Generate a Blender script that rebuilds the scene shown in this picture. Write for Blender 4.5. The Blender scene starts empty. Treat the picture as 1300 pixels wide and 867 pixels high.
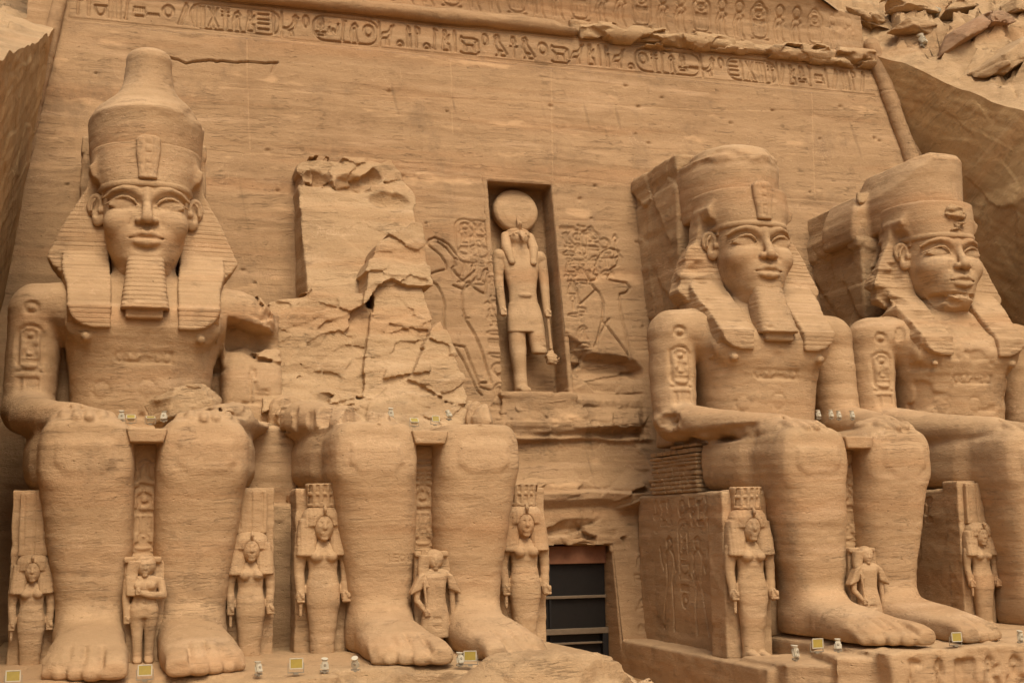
import bpy, math, random
import numpy as np
from mathutils import Matrix, Vector
random.seed(7)
SC = bpy.context.scene
COL = SC.collection

# ------------------------------------------------------------------ camera, sky, sun, exposure
F, YAW, PIT, ROL = 1662.2782, math.radians(17.41539), math.radians(8.127392), math.radians(-0.8381483)
CAM = np.array([-1.30222, -43.66533, 3.58034])
FW = np.array([math.sin(YAW)*math.cos(PIT), math.cos(YAW)*math.cos(PIT), math.sin(PIT)])
_r = np.array([math.cos(YAW), -math.sin(YAW), 0.0]); _u = np.cross(_r, FW)
RT = _r*math.cos(ROL) + _u*math.sin(ROL); UP = -_r*math.sin(ROL) + _u*math.cos(ROL)
cd = bpy.data.cameras.new('camera'); cam = bpy.data.objects.new('camera', cd); COL.objects.link(cam)
cd.sensor_width = 36.0; cd.lens = 36.0*F/1300.0; cd.clip_start = 0.5; cd.clip_end = 2000.0
M = Matrix.Identity(4)
for i in range(3):
    M[i][0] = RT[i]; M[i][1] = UP[i]; M[i][2] = -FW[i]; M[i][3] = CAM[i]
cam.matrix_world = M
SC.camera = cam

SUN_EL, SUN_AZ = math.radians(55), math.radians(2)      # azimuth measured from -Y (in front of the facade), negative = viewer's left
wd = bpy.data.worlds.new('World'); SC.world = wd; wd.use_nodes = True
nt = wd.node_tree; bg = nt.nodes['Background']; sky = nt.nodes.new('ShaderNodeTexSky')
sky.sky_type = 'NISHITA'; sky.sun_disc = False
sky.sun_elevation = SUN_EL; sky.sun_rotation = math.pi - SUN_AZ
sky.air_density = 1.0; sky.dust_density = 8.0; sky.ozone_density = 0.6
nt.links.new(sky.outputs[0], bg.inputs[0]); bg.inputs[1].default_value = 0.115
sl = bpy.data.lights.new('sun', 'SUN'); sl.energy = 1.6; sl.angle = math.radians(28); sl.color = (1.0, 0.93, 0.82)
so = bpy.data.objects.new('sun', sl); COL.objects.link(so)
sdir = Vector((math.sin(SUN_AZ)*math.cos(SUN_EL), -math.cos(SUN_AZ)*math.cos(SUN_EL), math.sin(SUN_EL)))
so.rotation_euler = sdir.to_track_quat('Z', 'Y').to_euler(); so.location = (0, -60, 60)
SC.view_settings.view_transform = 'Standard'; SC.view_settings.look = 'None'
SC.view_settings.gamma = 1.0; SC.view_settings.exposure = 0.24; SC.view_settings.use_curve_mapping = False
SC.cycles.max_bounces = 5; SC.cycles.diffuse_bounces = 4

# ------------------------------------------------------------------ helpers: survey a photo pixel to a real surface
def ray(px, py): return FW + RT*(px-650.0)/F + UP*(433.5-py)/F
def atY(px, py, Y):
    d = ray(px, py); return CAM + d*(Y-CAM[1])/d[1]
def atX(px, py, X):
    d = ray(px, py); return CAM + d*(X-CAM[0])/d[0]
FY0, FZ0, FB = 13.6, 19.8, 0.2                              # the facade leans back: y = FY0 + FB*(z-FZ0)
def facY(z): return FY0 + FB*(z-FZ0)
def atP(px, py, y0, z0, b):                                  # plane y = y0 + b*(z-z0)
    d = ray(px, py); return CAM + d*(y0+b*(CAM[2]-z0)-CAM[1])/(d[1]-b*d[2])
def atF(px, py, off=0.0):
    d = ray(px, py); t = (FY0-off+FB*(CAM[2]-FZ0)-CAM[1])/(d[1]-FB*d[2]); return CAM + d*t

# ------------------------------------------------------------------ noise
_T = np.random.RandomState(3).rand(64, 64, 64).astype(np.float32)
def vnoise(x, y, z, seed=0):
    x = np.asarray(x, np.float32)+seed*7.31; y = np.asarray(y, np.float32)+seed*3.17; z = np.asarray(z, np.float32)+seed*5.73
    xi = np.floor(x); yi = np.floor(y); zi = np.floor(z)
    fx = x-xi; fy = y-yi; fz = z-zi
    fx = fx*fx*(3-2*fx); fy = fy*fy*(3-2*fy); fz = fz*fz*(3-2*fz)
    i0 = xi.astype(np.int32) & 63; j0 = yi.astype(np.int32) & 63; k0 = zi.astype(np.int32) & 63
    i1 = (i0+1) & 63; j1 = (j0+1) & 63; k1 = (k0+1) & 63
    def L(a, b, f): return a+(b-a)*f
    c0 = L(L(_T[i0, j0, k0], _T[i1, j0, k0], fx), L(_T[i0, j1, k0], _T[i1, j1, k0], fx), fy)
    c1 = L(L(_T[i0, j0, k1], _T[i1, j0, k1], fx), L(_T[i0, j1, k1], _T[i1, j1, k1], fx), fy)
    return L(c0, c1, fz)*2-1
def fbm(x, y, z, o=4, seed=0, gain=0.5):
    s = 0; a = 1.0; f = 1.0; n = 0
    for i in range(o):
        s = s+a*vnoise(x*f, y*f, z*f, seed+i); n += a; a *= gain; f *= 2.03
    return s/n
def crag(x, y, z, s=1.0, seed=0):                            # broken sandstone: faceted, split along beds
    g = 1.0/s
    w = fbm(x*g*.6, y*g*.6, z*g*.6, 2, seed+9)*.6
    a = np.abs(vnoise(x*g*.55+w, y*g*.55, z*g*1.1+w, seed))
    b = np.abs(vnoise(x*g*1.2-w, y*g*1.2, z*g*2.4, seed+3))
    c = fbm(x*g*2.5, y*g*2.5, z*g*6, 3, seed+5)
    return (a-.35)*.9+(b-.35)*.45+c*.22

def facets(A, B, s=1.0, seed=0, ang=0.0, asp=.6, tilt=.7, wob=.25, groove=.0):
    """fracture planes: each cell of a broken pattern has its own level and lean, with sharp steps between"""
    A, B = np.broadcast_arrays(np.asarray(A, np.float32), np.asarray(B, np.float32))
    w1 = vnoise(A/s*1.3, B/s*1.3, 0*A, seed+1)*wob+vnoise(A/s*4, B/s*4, 0*A, seed+3)*wob*.25; w2 = vnoise(A/s*1.3, B/s*1.3, 0*A, seed+2)*wob+vnoise(A/s*4, B/s*4, 0*A, seed+4)*wob*.25
    c, q = math.cos(ang), math.sin(ang); a = (c*A+q*B)/s+w1; b = (-q*A+c*B)/(s*asp)+w2
    i = np.floor(a).astype(np.int32); j = np.floor(b).astype(np.int32)
    best = np.full(a.shape, 9., np.float32); sec = np.full(a.shape, 9., np.float32); val = np.zeros(a.shape, np.float32)
    k = seed & 15
    for di in (-1, 0, 1):
        for dj in (-1, 0, 1):
            I = (i+di) & 63; J = (j+dj) & 63; ca = i+di+_T[I, J, k]; cb = j+dj+_T[I, J, k+16]
            d = (a-ca)**2+(b-cb)**2; v = (_T[I, J, k+32]*2-1)+tilt*((_T[J, I, k]*2-1)*(a-ca)+(_T[J, I, k+16]*2-1)*(b-cb))
            m = d < best; sec = np.where(m, best, np.minimum(sec, d)); val = np.where(m, v, val); best = np.where(m, d, best)
    if groove: val = val+groove*np.clip(1-(np.sqrt(sec)-np.sqrt(best))/.07, 0, 1)*(_T[i & 63, j & 63, k] > .4)
    return val

# ------------------------------------------------------------------ signed distance sculpting
BIG = 50.0
class Pr:
    def __init__(s, f, lo, hi): s.f = f; s.lo = np.array(lo, float); s.hi = np.array(hi, float)
def ell(c, r):
    c = np.array(c, float); r = np.array(r, float)
    def f(X, Y, Z):
        x = (X-c[0]); y = (Y-c[1]); z = (Z-c[2])
        k0 = np.sqrt((x/r[0])**2+(y/r[1])**2+(z/r[2])**2)
        k1 = np.sqrt((x/r[0]**2)**2+(y/r[1]**2)**2+(z/r[2]**2)**2)+1e-6
        return k0*(k0-1)/k1
    return Pr(f, c-r, c+r)
def cap(a, b, ra, rb=None, sq=(1, 1, 1)):
    rb = ra if rb is None else rb
    a = np.array(a, float); b = np.array(b, float); ab = b-a; L2 = max(ab@ab, 1e-9)
    def f(X, Y, Z):
        t = np.clip(((X-a[0])*ab[0]+(Y-a[1])*ab[1]+(Z-a[2])*ab[2])/L2, 0, 1)
        return np.sqrt(((X-a[0]-t*ab[0])/sq[0])**2+((Y-a[1]-t*ab[1])/sq[1])**2+((Z-a[2]-t*ab[2])/sq[2])**2)-(ra+(rb-ra)*t)
    m = max(ra, rb)*max(sq)
    return Pr(f, np.minimum(a, b)-m, np.maximum(a, b)+m)
def chain(pts, rs, sq=(1, 1, 1)):
    n = len(pts); rs = [rs]*n if np.isscalar(rs) else rs
    cs = [cap(pts[i], pts[i+1], rs[i], rs[i+1], sq) for i in range(n-1)]
    def f(X, Y, Z):
        d = cs[0].f(X, Y, Z)
        for c in cs[1:]: d = np.minimum(d, c.f(X, Y, Z))
        return d
    return Pr(f, np.min([c.lo for c in cs], 0), np.max([c.hi for c in cs], 0))
def box(lo, hi, r=0.05):
    lo = np.array(lo, float); hi = np.array(hi, float); c = (lo+hi)/2; h = (hi-lo)/2-r
    def f(X, Y, Z):
        x = np.abs(X-c[0])-h[0]; y = np.abs(Y-c[1])-h[1]; z = np.abs(Z-c[2])-h[2]
        return np.sqrt(np.maximum(x, 0)**2+np.maximum(y, 0)**2+np.maximum(z, 0)**2)+np.minimum(np.maximum(np.maximum(x, y), z), 0)-r
    return Pr(f, lo, hi)
def hermite(k, v, t):
    k = np.array(k, float); v = np.array(v, float)
    if len(k) == 2: return np.interp(t, k, v)
    d = np.diff(v)/np.diff(k); m = np.zeros(len(k)); m[0] = d[0]; m[-1] = d[-1]
    for i in range(1, len(k)-1):
        m[i] = 0 if d[i-1]*d[i] <= 0 else 2*d[i-1]*d[i]/(d[i-1]+d[i])
    t = np.clip(t, k[0], k[-1]); i = np.clip(np.searchsorted(k, t)-1, 0, len(k)-2); h = k[i+1]-k[i]; s = (t-k[i])/h
    return (2*s**3-3*s**2+1)*v[i]+(s**3-2*s**2+s)*h*m[i]+(-2*s**3+3*s**2)*v[i+1]+(s**3-s**2)*h*m[i+1]
def loft(axis, keys, n=2.4, r=0.08, smooth=True):
    """keys: (t, ca, cb, ra, rb) sections across an axis; a, b the other two axes in order"""
    K = np.array([k[:5] for k in keys], float); o = np.argsort(K[:, 0]); K = K[o]
    oth = [i for i in range(3) if i != axis]
    def f(X, Y, Z):
        P = [X, Y, Z]; T = P[axis]; A = P[oth[0]]; B = P[oth[1]]
        g = hermite if smooth else (lambda a, b, t: np.interp(t, a, b))
        ca, cb, ra, rb = [g(K[:, 0], K[:, i], T) for i in (1, 2, 3, 4)]
        q = (np.abs((A-ca)/ra)**n+np.abs((B-cb)/rb)**n)**(1.0/n)
        d = (q-1)*np.minimum(ra, rb)
        e = np.maximum(K[0, 0]-T, T-K[-1, 0])
        d, e = np.broadcast_arrays(d+r, e+r)
        return np.minimum(np.maximum(d, e), 0)+np.sqrt(np.maximum(d, 0)**2+np.maximum(e, 0)**2)-r
    lo = np.zeros(3); hi = np.zeros(3)
    lo[axis] = K[0, 0]; hi[axis] = K[-1, 0]
    for j, a in enumerate(oth):
        lo[a] = (K[:, 1+j]-K[:, 3+j]).min(); hi[a] = (K[:, 1+j]+K[:, 3+j]).max()
    return Pr(f, lo, hi)
def prism(poly, axis, t0, t1, r=0.03):
    """polygon across an axis (the other two axes in order), extruded t0..t1"""
    V = np.array(poly, float); oth = [i for i in range(3) if i != axis]
    def f(X, Y, Z):
        P = [X, Y, Z]; T = P[axis]; A, B = np.broadcast_arrays(P[oth[0]], P[oth[1]])
        d = np.full(A.shape, 1e9); s = np.ones(A.shape)
        for i in range(len(V)):
            a = V[i]; b = V[i-1]; e = b-a; wx = A-a[0]; wy = B-a[1]
            t = np.clip((wx*e[0]+wy*e[1])/(e@e+1e-12), 0, 1)
            d = np.minimum(d, (wx-e[0]*t)**2+(wy-e[1]*t)**2)
            c1 = B >= a[1]; c2 = B < b[1]; c3 = e[0]*wy > e[1]*wx
            s = np.where((c1 & c2 & c3) | (~c1 & ~c2 & ~c3), -s, s)
        d = s*np.sqrt(d); ex = np.maximum(t0-T, T-t1)
        d, ex = np.broadcast_arrays(d+r, ex+r)
        return np.minimum(np.maximum(d, ex), 0)+np.sqrt(np.maximum(d, 0)**2+np.maximum(ex, 0)**2)-r
    lo = np.zeros(3); hi = np.zeros(3); lo[axis] = t0; hi[axis] = t1
    for j, a in enumerate(oth): lo[a] = V[:, j].min(); hi[a] = V[:, j].max()
    return Pr(f, lo, hi)
def mir(p):
    return Pr(lambda X, Y, Z: p.f(-X, Y, Z), [-p.hi[0], p.lo[1], p.lo[2]], [-p.lo[0], p.hi[1], p.hi[2]])
def rot(p, axis, ang, c):
    """turn a primitive about a point"""
    R = np.array(Matrix.Rotation(ang, 3, axis)); c = np.array(c, float)
    def f(X, Y, Z):
        x = X-c[0]; y = Y-c[1]; z = Z-c[2]; Ri = R.T
        return p.f(Ri[0, 0]*x+Ri[0, 1]*y+Ri[0, 2]*z+c[0], Ri[1, 0]*x+Ri[1, 1]*y+Ri[1, 2]*z+c[1], Ri[2, 0]*x+Ri[2, 1]*y+Ri[2, 2]*z+c[2])
    cs = np.array([[(p.lo, p.hi)[i][0], (p.lo, p.hi)[j][1], (p.lo, p.hi)[k][2]] for i in (0, 1) for j in (0, 1) for k in (0, 1)])
    q = (cs-c)@R.T+c
    return Pr(f, q.min(0), q.max(0))
def union(*ps):
    def f(X, Y, Z):
        d = ps[0].f(X, Y, Z)
        for p in ps[1:]: d = np.minimum(d, p.f(X, Y, Z))
        return d
    return Pr(f, np.min([p.lo for p in ps], 0), np.max([p.hi for p in ps], 0))
class Vol:
    def __init__(s, lo, hi, h):
        s.lo = np.array(lo, float); s.h = h; s.n = np.ceil((np.array(hi, float)-s.lo)/h).astype(int)+1
        s.d = np.full(s.n, BIG, np.float32)
    def copy(s):
        v = Vol.__new__(Vol); v.lo = s.lo; v.h = s.h; v.n = s.n; v.d = s.d.copy(); return v
    def grid(s, lo, hi, m):
        a = np.clip(np.floor((np.array(lo)-m-s.lo)/s.h).astype(int), 0, s.n); b = np.clip(np.ceil((np.array(hi)+m-s.lo)/s.h).astype(int)+1, 0, s.n)
        if np.any(b-a < 1): return None, None
        g = [(s.lo[i]+s.h*np.arange(a[i], b[i])).astype(np.float32) for i in range(3)]
        return tuple(slice(a[i], b[i]) for i in range(3)), (g[0][:, None, None], g[1][None, :, None], g[2][None, None, :])
    def add(s, p, k=0.0):
        sl_, g = s.grid(p.lo, p.hi, k+3*s.h)
        if sl_ is None: return s
        a = s.d[sl_]; b = p.f(*g).astype(np.float32)
        if k > 0:
            t = np.maximum(k-np.abs(a-b), 0)/k; s.d[sl_] = np.minimum(a, b)-t*t*k*.25
        else: s.d[sl_] = np.minimum(a, b)
        return s
    def add2(s, p, k=0.0): s.add(p, k); return s.add(mir(p), k)
    def cut(s, p, k=0.0):
        sl_, g = s.grid(p.lo, p.hi, k+3*s.h)
        if sl_ is None: return s
        a = s.d[sl_]; b = -p.f(*g).astype(np.float32)
        if k > 0:
            t = np.maximum(k-np.abs(a-b), 0)/k; s.d[sl_] = np.maximum(a, b)+t*t*k*.25
        else: s.d[sl_] = np.maximum(a, b)
        return s
    def cut2(s, p, k=0.0): s.cut(p, k); return s.cut(mir(p), k)
    def rough(s, lo, hi, fn):                                 # add a field (positive eats away) inside a box
        sl_, g = s.grid(lo, hi, 0)
        if sl_ is None: return s
        s.d[sl_] += np.asarray(fn(*g), np.float32); return s
    def engrave(s, segs, w, depth, ymin=-99, ymax=99):
        """strokes drawn on the x-z plane and sunk into whatever faces forward"""
        P = np.array([q for sg in segs for q in sg], float)
        sl_, g = s.grid([P[:, 0].min()-w, ymin, P[:, 1].min()-w], [P[:, 0].max()+w, ymax, P[:, 1].max()+w], 0)
        if sl_ is None: return s
        X = g[0][:, 0, :]; Z = g[2][:, 0, :]
        dd = segdist(segs, *np.broadcast_arrays(X, Z))
        s.d[sl_] += (depth*np.clip(1.3-dd/w, 0, 1)).astype(np.float32)[:, None, :]
        return s
    def clipz(s, z): s.d[:, :, :] = np.maximum(s.d, (z-(s.lo[2]+s.h*np.arange(s.n[2]))).astype(np.float32)[None, None, :]); return s
    def net(s):
        d = s.d.copy()
        d[0] = d[-1] = BIG; d[:, 0] = d[:, -1] = BIG; d[:, :, 0] = d[:, :, -1] = BIG
        d = np.clip(d, -3*s.h, 3*s.h); I = d < 0
        c = np.zeros(np.array(d.shape)-1, np.int8)
        for a in (0, 1):
            for b in (0, 1):
                for e in (0, 1): c += I[a:d.shape[0]-1+a, b:d.shape[1]-1+b, e:d.shape[2]-1+e]
        act = (c > 0) & (c < 8); idx = np.argwhere(act); N = len(idx)
        ids = np.full(c.shape, -1, np.int32); ids[act] = np.arange(N)
        acc = np.zeros((N, 3)); cnt = np.zeros(N)
        i, j, k = idx.T
        C8 = {(a, b, e): d[i+a, j+b, k+e] for a in (0, 1) for b in (0, 1) for e in (0, 1)}
        for ax in range(3):
            for u in (0, 1):
                for v in (0, 1):
                    A = [0, 0, 0]; A[(ax+1) % 3] = u; A[(ax+2) % 3] = v; B = list(A); B[ax] = 1
                    p = C8[tuple(A)]; q = C8[tuple(B)]; m = (p < 0) != (q < 0)
                    t = np.where(m, p/np.where(m, p-q, 1), 0)
                    for w in range(3): acc[:, w] += np.where(m, (t if w == ax else A[w]), 0)
                    cnt += m
        V = (acc/cnt[:, None]+idx)*s.h+s.lo
        Q = []
        for ax in range(3):
            lo_ = [slice(1, -1)]*3; hi_ = [slice(1, -1)]*3; lo_[ax] = slice(0, -1); hi_[ax] = slice(1, None)
            p = I[tuple(lo_)]; q = I[tuple(hi_)]
            for flip in (0, 1):
                e = np.argwhere((p & ~q) if flip == 0 else (~p & q))
                if not len(e): continue
                o = np.array([1, 1, 1]); o[ax] = 0; e = e+o
                b1 = (ax+1) % 3; b2 = (ax+2) % 3; d1 = np.zeros(3, int); d1[b1] = 1; d2 = np.zeros(3, int); d2[b2] = 1
                qs = [e-d1-d2, e-d2, e, e-d1]
                qd = np.stack([ids[tuple(x.T)] for x in qs], 1)
                Q.append(qd if flip == 0 else qd[:, ::-1])
        return V, np.concatenate(Q)
def segdist(segs, X, Z):
    dd = np.full(np.shape(X), 1e9)
    for (a, b) in segs:
        ex, ez = b[0]-a[0], b[1]-a[1]; L2 = ex*ex+ez*ez+1e-12
        t = np.clip(((X-a[0])*ex+(Z-a[1])*ez)/L2, 0, 1)
        dd = np.minimum(dd, (X-a[0]-t*ex)**2+(Z-a[1]-t*ez)**2)
    return np.sqrt(dd)
def pl(pts, closed=False):
    s = [(pts[i], pts[i+1]) for i in range(len(pts)-1)]
    return s+([(pts[-1], pts[0])] if closed else [])
def normals(V, Q):
    n = np.cross(V[Q[:, 2]]-V[Q[:, 0]], V[Q[:, 3]]-V[Q[:, 1]]); N = np.zeros_like(V)
    for c in range(4):
        for a in range(3): N[:, a] += np.bincount(Q[:, c], n[:, a], len(V))
    return N/(np.linalg.norm(N, axis=1, keepdims=True)+1e-9)
def weather(V, Q, W=np.zeros(3), amp=0.02, seed=0):
    """slow erosion: soft beds stand back, hard beds stand out; plus pitting"""
    N = normals(V, Q); P = V+W
    x, y, z = P.T
    zz = z+.05*x-.03*y
    a = vnoise(x*.12, y*.12, zz*2.6, 11)*.9+vnoise(x*.25, y*.25, zz*6.5, 12)*.6+fbm(x*1.6, y*1.6, zz*2.2, 3, 13+seed)*1.1
    return V+N*(a*amp)[:, None]

# ------------------------------------------------------------------ objects
def meshdata(name, V, Q, mat, smooth=True, tint=None, sharp=None):
    me = bpy.data.meshes.new(name); V = np.asarray(V, np.float32); Q = np.asarray(Q, np.int32)
    k = Q.shape[1]
    me.vertices.add(len(V)); me.vertices.foreach_set('co', V.ravel())
    me.loops.add(Q.size); me.loops.foreach_set('vertex_index', Q.ravel())
    me.polygons.add(len(Q)); me.polygons.foreach_set('loop_start', np.arange(0, Q.size, k, dtype=np.int32))
    me.polygons.foreach_set('loop_total', np.full(len(Q), k, np.int32))
    me.polygons.foreach_set('use_smooth', np.full(len(Q), smooth, bool))
    if tint is not None:
        at = me.attributes.new('tint', 'FLOAT', 'POINT'); at.data.foreach_set('value', np.asarray(tint, np.float32))
    me.materials.append(mat); me.update(calc_edges=True)
    if sharp: me.set_sharp_from_angle(angle=math.radians(sharp))
    return me
def link(name, me, parent=None, loc=None):
    o = bpy.data.objects.new(name, me); COL.objects.link(o)
    if parent is not None: o.parent = parent
    if loc is not None: o.location = loc
    return o
def tag(o, label=None, cat=None, group=None, kind=None):
    for k, v in (('label', label), ('category', cat), ('group', group), ('kind', kind)):
        if v: o[k] = v
    return o
def thing(name, label, cat, loc=(0, 0, 0), group=None):
    o = bpy.data.objects.new(name, None); o.empty_display_size = .3; COL.objects.link(o); o.location = loc
    return tag(o, label, cat, group)
def carve(name, vol, mat, parent=None, base=(0, 0, 0), amp=0.02, W=None, seed=0, label=None, sharp=None):
    V, Q = vol.net()
    if amp: V = weather(V, Q, np.array(W if W is not None else (0, 0, 0), float), amp, seed)
    V = V-np.array(base, float)
    o = link(name, meshdata(name, V, Q, mat, sharp=sharp or (38 if mat in (STR, STP) else None)), parent)
    if label: o['label'] = label
    return o
def copytree(o, parent=None, names=None):
    c = o.copy(); COL.objects.link(c); c.parent = parent
    for ch in list(o.children):
        if names is None or ch.name.split('.')[0] in names: copytree(ch, c)
    return c

# ------------------------------------------------------------------ materials
def stone(name, base, hi, lo, bump=1.0, rough=0.92, scar=0.5, tilt=(0.03, 0.0), grain=1.0, stripe=0.0):
    m = bpy.data.materials.new(name); m.use_nodes = True; t = m.node_tree; n = t.nodes; l = t.links
    bs = n['Principled BSDF']; bs.inputs['Roughness'].default_value = rough
    bs.inputs['Specular IOR Level'].default_value = 0.15
    ge = n.new('ShaderNodeNewGeometry')
    mp = n.new('ShaderNodeMapping'); mp.inputs['Rotation'].default_value = (tilt[1], tilt[0], 0)
    l.new(ge.outputs['Position'], mp.inputs['Vector'])
    def noise(scale, sc3, det=4, rg=.55, dist=0):
        v = n.new('ShaderNodeVectorMath'); v.operation = 'MULTIPLY'; v.inputs[1].default_value = sc3
        l.new(mp.outputs[0], v.inputs[0])
        q = n.new('ShaderNodeTexNoise'); q.inputs['Scale'].default_value = scale; q.inputs['Detail'].default_value = det
        q.inputs['Roughness'].default_value = rg; q.inputs['Distortion'].default_value = dist
        l.new(v.outputs[0], q.inputs['Vector']); return q.outputs[0]
    def ramp(src, a, b, c0=0., c1=1.):
        q = n.new('ShaderNodeMapRange'); q.inputs[1].default_value = a; q.inputs[2].default_value = b
        q.inputs[3].default_value = c0; q.inputs[4].default_value = c1; l.new(src, q.inputs[0]); return q.outputs[0]
    def mixc(f, a, b):
        q = n.new('ShaderNodeMix'); q.data_type = 'RGBA'; l.new(f, q.inputs[0])
        for s_, v in ((6, a), (7, b)):
            if isinstance(v, tuple): q.inputs[s_].default_value = (*v, 1)
            else: l.new(v, q.inputs[s_])
        return q.outputs[2]
    def mth(op, a, b):
        q = n.new('ShaderNodeMath'); q.operation = op
        for i, v in enumerate((a, b)):
            if isinstance(v, (int, float)): q.inputs[i].default_value = v
            else: l.new(v, q.inputs[i])
        return q.outputs[0]
    beds = noise(1.0, (.07, .07, 1.5), 3, .5)                 # broad beds
    fine = noise(1.0, (.5, .5, 5.0), 5, .7, .8)            # thin lamination
    blot = noise(.32, (1, 1, 1.4), 5, .6)                     # blotches
    mott = noise(2.6, (1, 1, 1.6), 5, .65)                    # mottling
    grn = noise(26.0, (1, 1, 1.3), 3, .7)                     # sand grain
    c = mixc(ramp(beds, .38, .62), base, hi)
    rb = noise(1.0, (.05, .05, .75), 4, .55)                  # redder beds
    c = mixc(ramp(rb, .52, .66, 0, .6), c, (base[0]*1.02, base[1]*.88, base[2]*.80))
    c = mixc(ramp(blot, .5, .72, 0, .75), c, lo)
    c = mixc(ramp(fine, .55, .8, 0, .22), c, tuple(v*.62 for v in lo))
    c = mixc(ramp(mott, .56, .8, 0, scar), c, tuple(min(1, v*1.22) for v in hi))
    gw = noise(.55, (1, 1, .6), 5, .7)                        # grey-brown weathering
    c = mixc(ramp(gw, .55, .70, 0, .55), c, (lo[0]*.66, lo[1]*.70, lo[2]*.78))
    pb = noise(.8, (.3, .3, 2.2), 4, .6)                      # pale worn beds
    c = mixc(ramp(pb, .58, .70, 0, .6), c, (min(1, hi[0]*1.16), min(1, hi[1]*1.18), min(1, hi[2]*1.25)))
    c = mixc(ramp(grn, .35, .75, 0, .28), c, tuple(v*.6 for v in base))
    pit = noise(5.5, (1, 1, 1.8), 2, .5)
    c = mixc(ramp(pit, .72, .78, 0, .4), c, tuple(v*.35 for v in base))
    def line(src, w):                                        # thin wandering line where a noise crosses its middle
        return ramp(mth('ABSOLUTE', mth('SUBTRACT', src, .5), 0.), 0, w, 1, 0)
    seam = mth('MULTIPLY', line(noise(1.0, (.22, .22, 2.6), 5, .62, .2), .010), ramp(noise(.7, (1, 1, .5), 2, .5), .50, .60))
    seam2 = mth('MULTIPLY', line(noise(1.0, (.5, .5, 5.5), 4, .6, .2), .012), ramp(noise(1.1, (1, 1, .5), 2, .5), .54, .62))
    vein = mth('MULTIPLY', line(noise(.5, (1, 1, .8), 6, .62, .5), .0055), ramp(noise(.45, (1, 1, 1.2), 2, .5), .54, .62))
    c = mixc(mth('MULTIPLY', seam, .28), c, tuple(v*.36 for v in base))
    c = mixc(mth('MULTIPLY', seam2, .14), c, tuple(v*.42 for v in base))
    c = mixc(mth('MULTIPLY', vein, .5), c, (min(1, hi[0]*1.3), min(1, hi[1]*1.33), min(1, hi[2]*1.45)))
    med = noise(9.0, (1, 1, 1.7), 4, .65)
    c = mixc(ramp(med, .52, .75, 0, .3), c, tuple(v*.66 for v in base))
    at = n.new('ShaderNodeAttribute'); at.attribute_name = 'tint'
    c = mixc(ramp(at.outputs['Fac'], 0, 1), c, tuple(min(1, v*1.45) for v in hi))
    c = mixc(ramp(at.outputs['Fac'], 0, -1), c, tuple(v*.34 for v in base))
    l.new(c, bs.inputs['Base Color'])
    h = mth('ADD', mth('MULTIPLY', fine, .03), mth('MULTIPLY', mott, .05))
    h = mth('ADD', h, mth('MULTIPLY', grn, .011*grain))
    h = mth('SUBTRACT', h, mth('MULTIPLY', ramp(pit, .68, .78), .03))
    h = mth('ADD', h, mth('MULTIPLY', med, .024*grain)); h = mth('SUBTRACT', h, mth('MULTIPLY', seam, .024)); h = mth('SUBTRACT', h, mth('MULTIPLY', seam2, .012))
    if stripe:                                               # pleats cut across the cloth
        sx = n.new('ShaderNodeSeparateXYZ'); l.new(ge.outputs['Position'], sx.inputs[0])
        zz = mth('ADD', sx.outputs['Z'], mth('MULTIPLY', mott, .04))
        sw = mth('MULTIPLY', ramp(mth('SINE', mth('MULTIPLY', zz, 2*math.pi/stripe), 0.), .1, .95), mth('MULTIPLY', ramp(sx.outputs['Z'], 16.1, 15.9), ramp(noise(.6, (1, 1, 1), 3, .5), .36, .56, .15, .8)))
        h = mth('SUBTRACT', h, mth('MULTIPLY', sw, .024)); c = mixc(mth('MULTIPLY', mth('MULTIPLY', sw, .24), ramp(blot, .3, .6, 1, .45)), c, tuple(v*.5 for v in base)); l.new(c, bs.inputs['Base Color'])
    b = n.new('ShaderNodeBump'); b.inputs['Distance'].default_value = bump; b.inputs['Strength'].default_value = .8
    l.new(h, b.inputs['Height']); l.new(b.outputs[0], bs.inputs['Normal'])
    return m
def plain(name, col, rough=.6, metal=0., var=.25, spec=.3, scale=6.):
    m = bpy.data.materials.new(name); m.use_nodes = True; t = m.node_tree; n = t.nodes; l = t.links
    bs = n['Principled BSDF']; bs.inputs['Roughness'].default_value = rough; bs.inputs['Metallic'].default_value = metal
    bs.inputs['Specular IOR Level'].default_value = spec
    tc = n.new('ShaderNodeTexCoord'); q = n.new('ShaderNodeTexNoise'); q.inputs['Scale'].default_value = scale; q.inputs['Detail'].default_value = 5
    l.new(tc.outputs['Object'], q.inputs['Vector'])
    x = n.new('ShaderNodeMix'); x.data_type = 'RGBA'; l.new(q.outputs[0], x.inputs[0])
    x.inputs[6].default_value = (*[v*(1-var) for v in col], 1); x.inputs[7].default_value = (*[min(1, v*(1+var)) for v in col], 1)
    l.new(x.outputs[2], bs.inputs['Base Color']); return m
ST = stone('carved_sandstone', (.412, .264, .133), (.49, .322, .17), (.335, .209, .103))
STW = stone('facade_sandstone', (.346, .215, .106), (.41, .259, .131), (.277, .166, .081), bump=1.1)
STR = stone('broken_sandstone', (.415, .268, .134), (.49, .328, .172), (.336, .209, .101), bump=1.6, grain=1.5)
STC = stone('chiselled_sandstone', (.43, .275, .122), (.49, .32, .148), (.36, .225, .098), bump=1.0, tilt=(.45, .5), grain=1.6)
STP = stone('purplish_sandstone', (.33, .205, .115), (.39, .245, .13), (.26, .155, .085), bump=1.5)
STN = stone('pleated_sandstone', (.412, .264, .133), (.49, .322, .17), (.335, .209, .103), stripe=.17)
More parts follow.
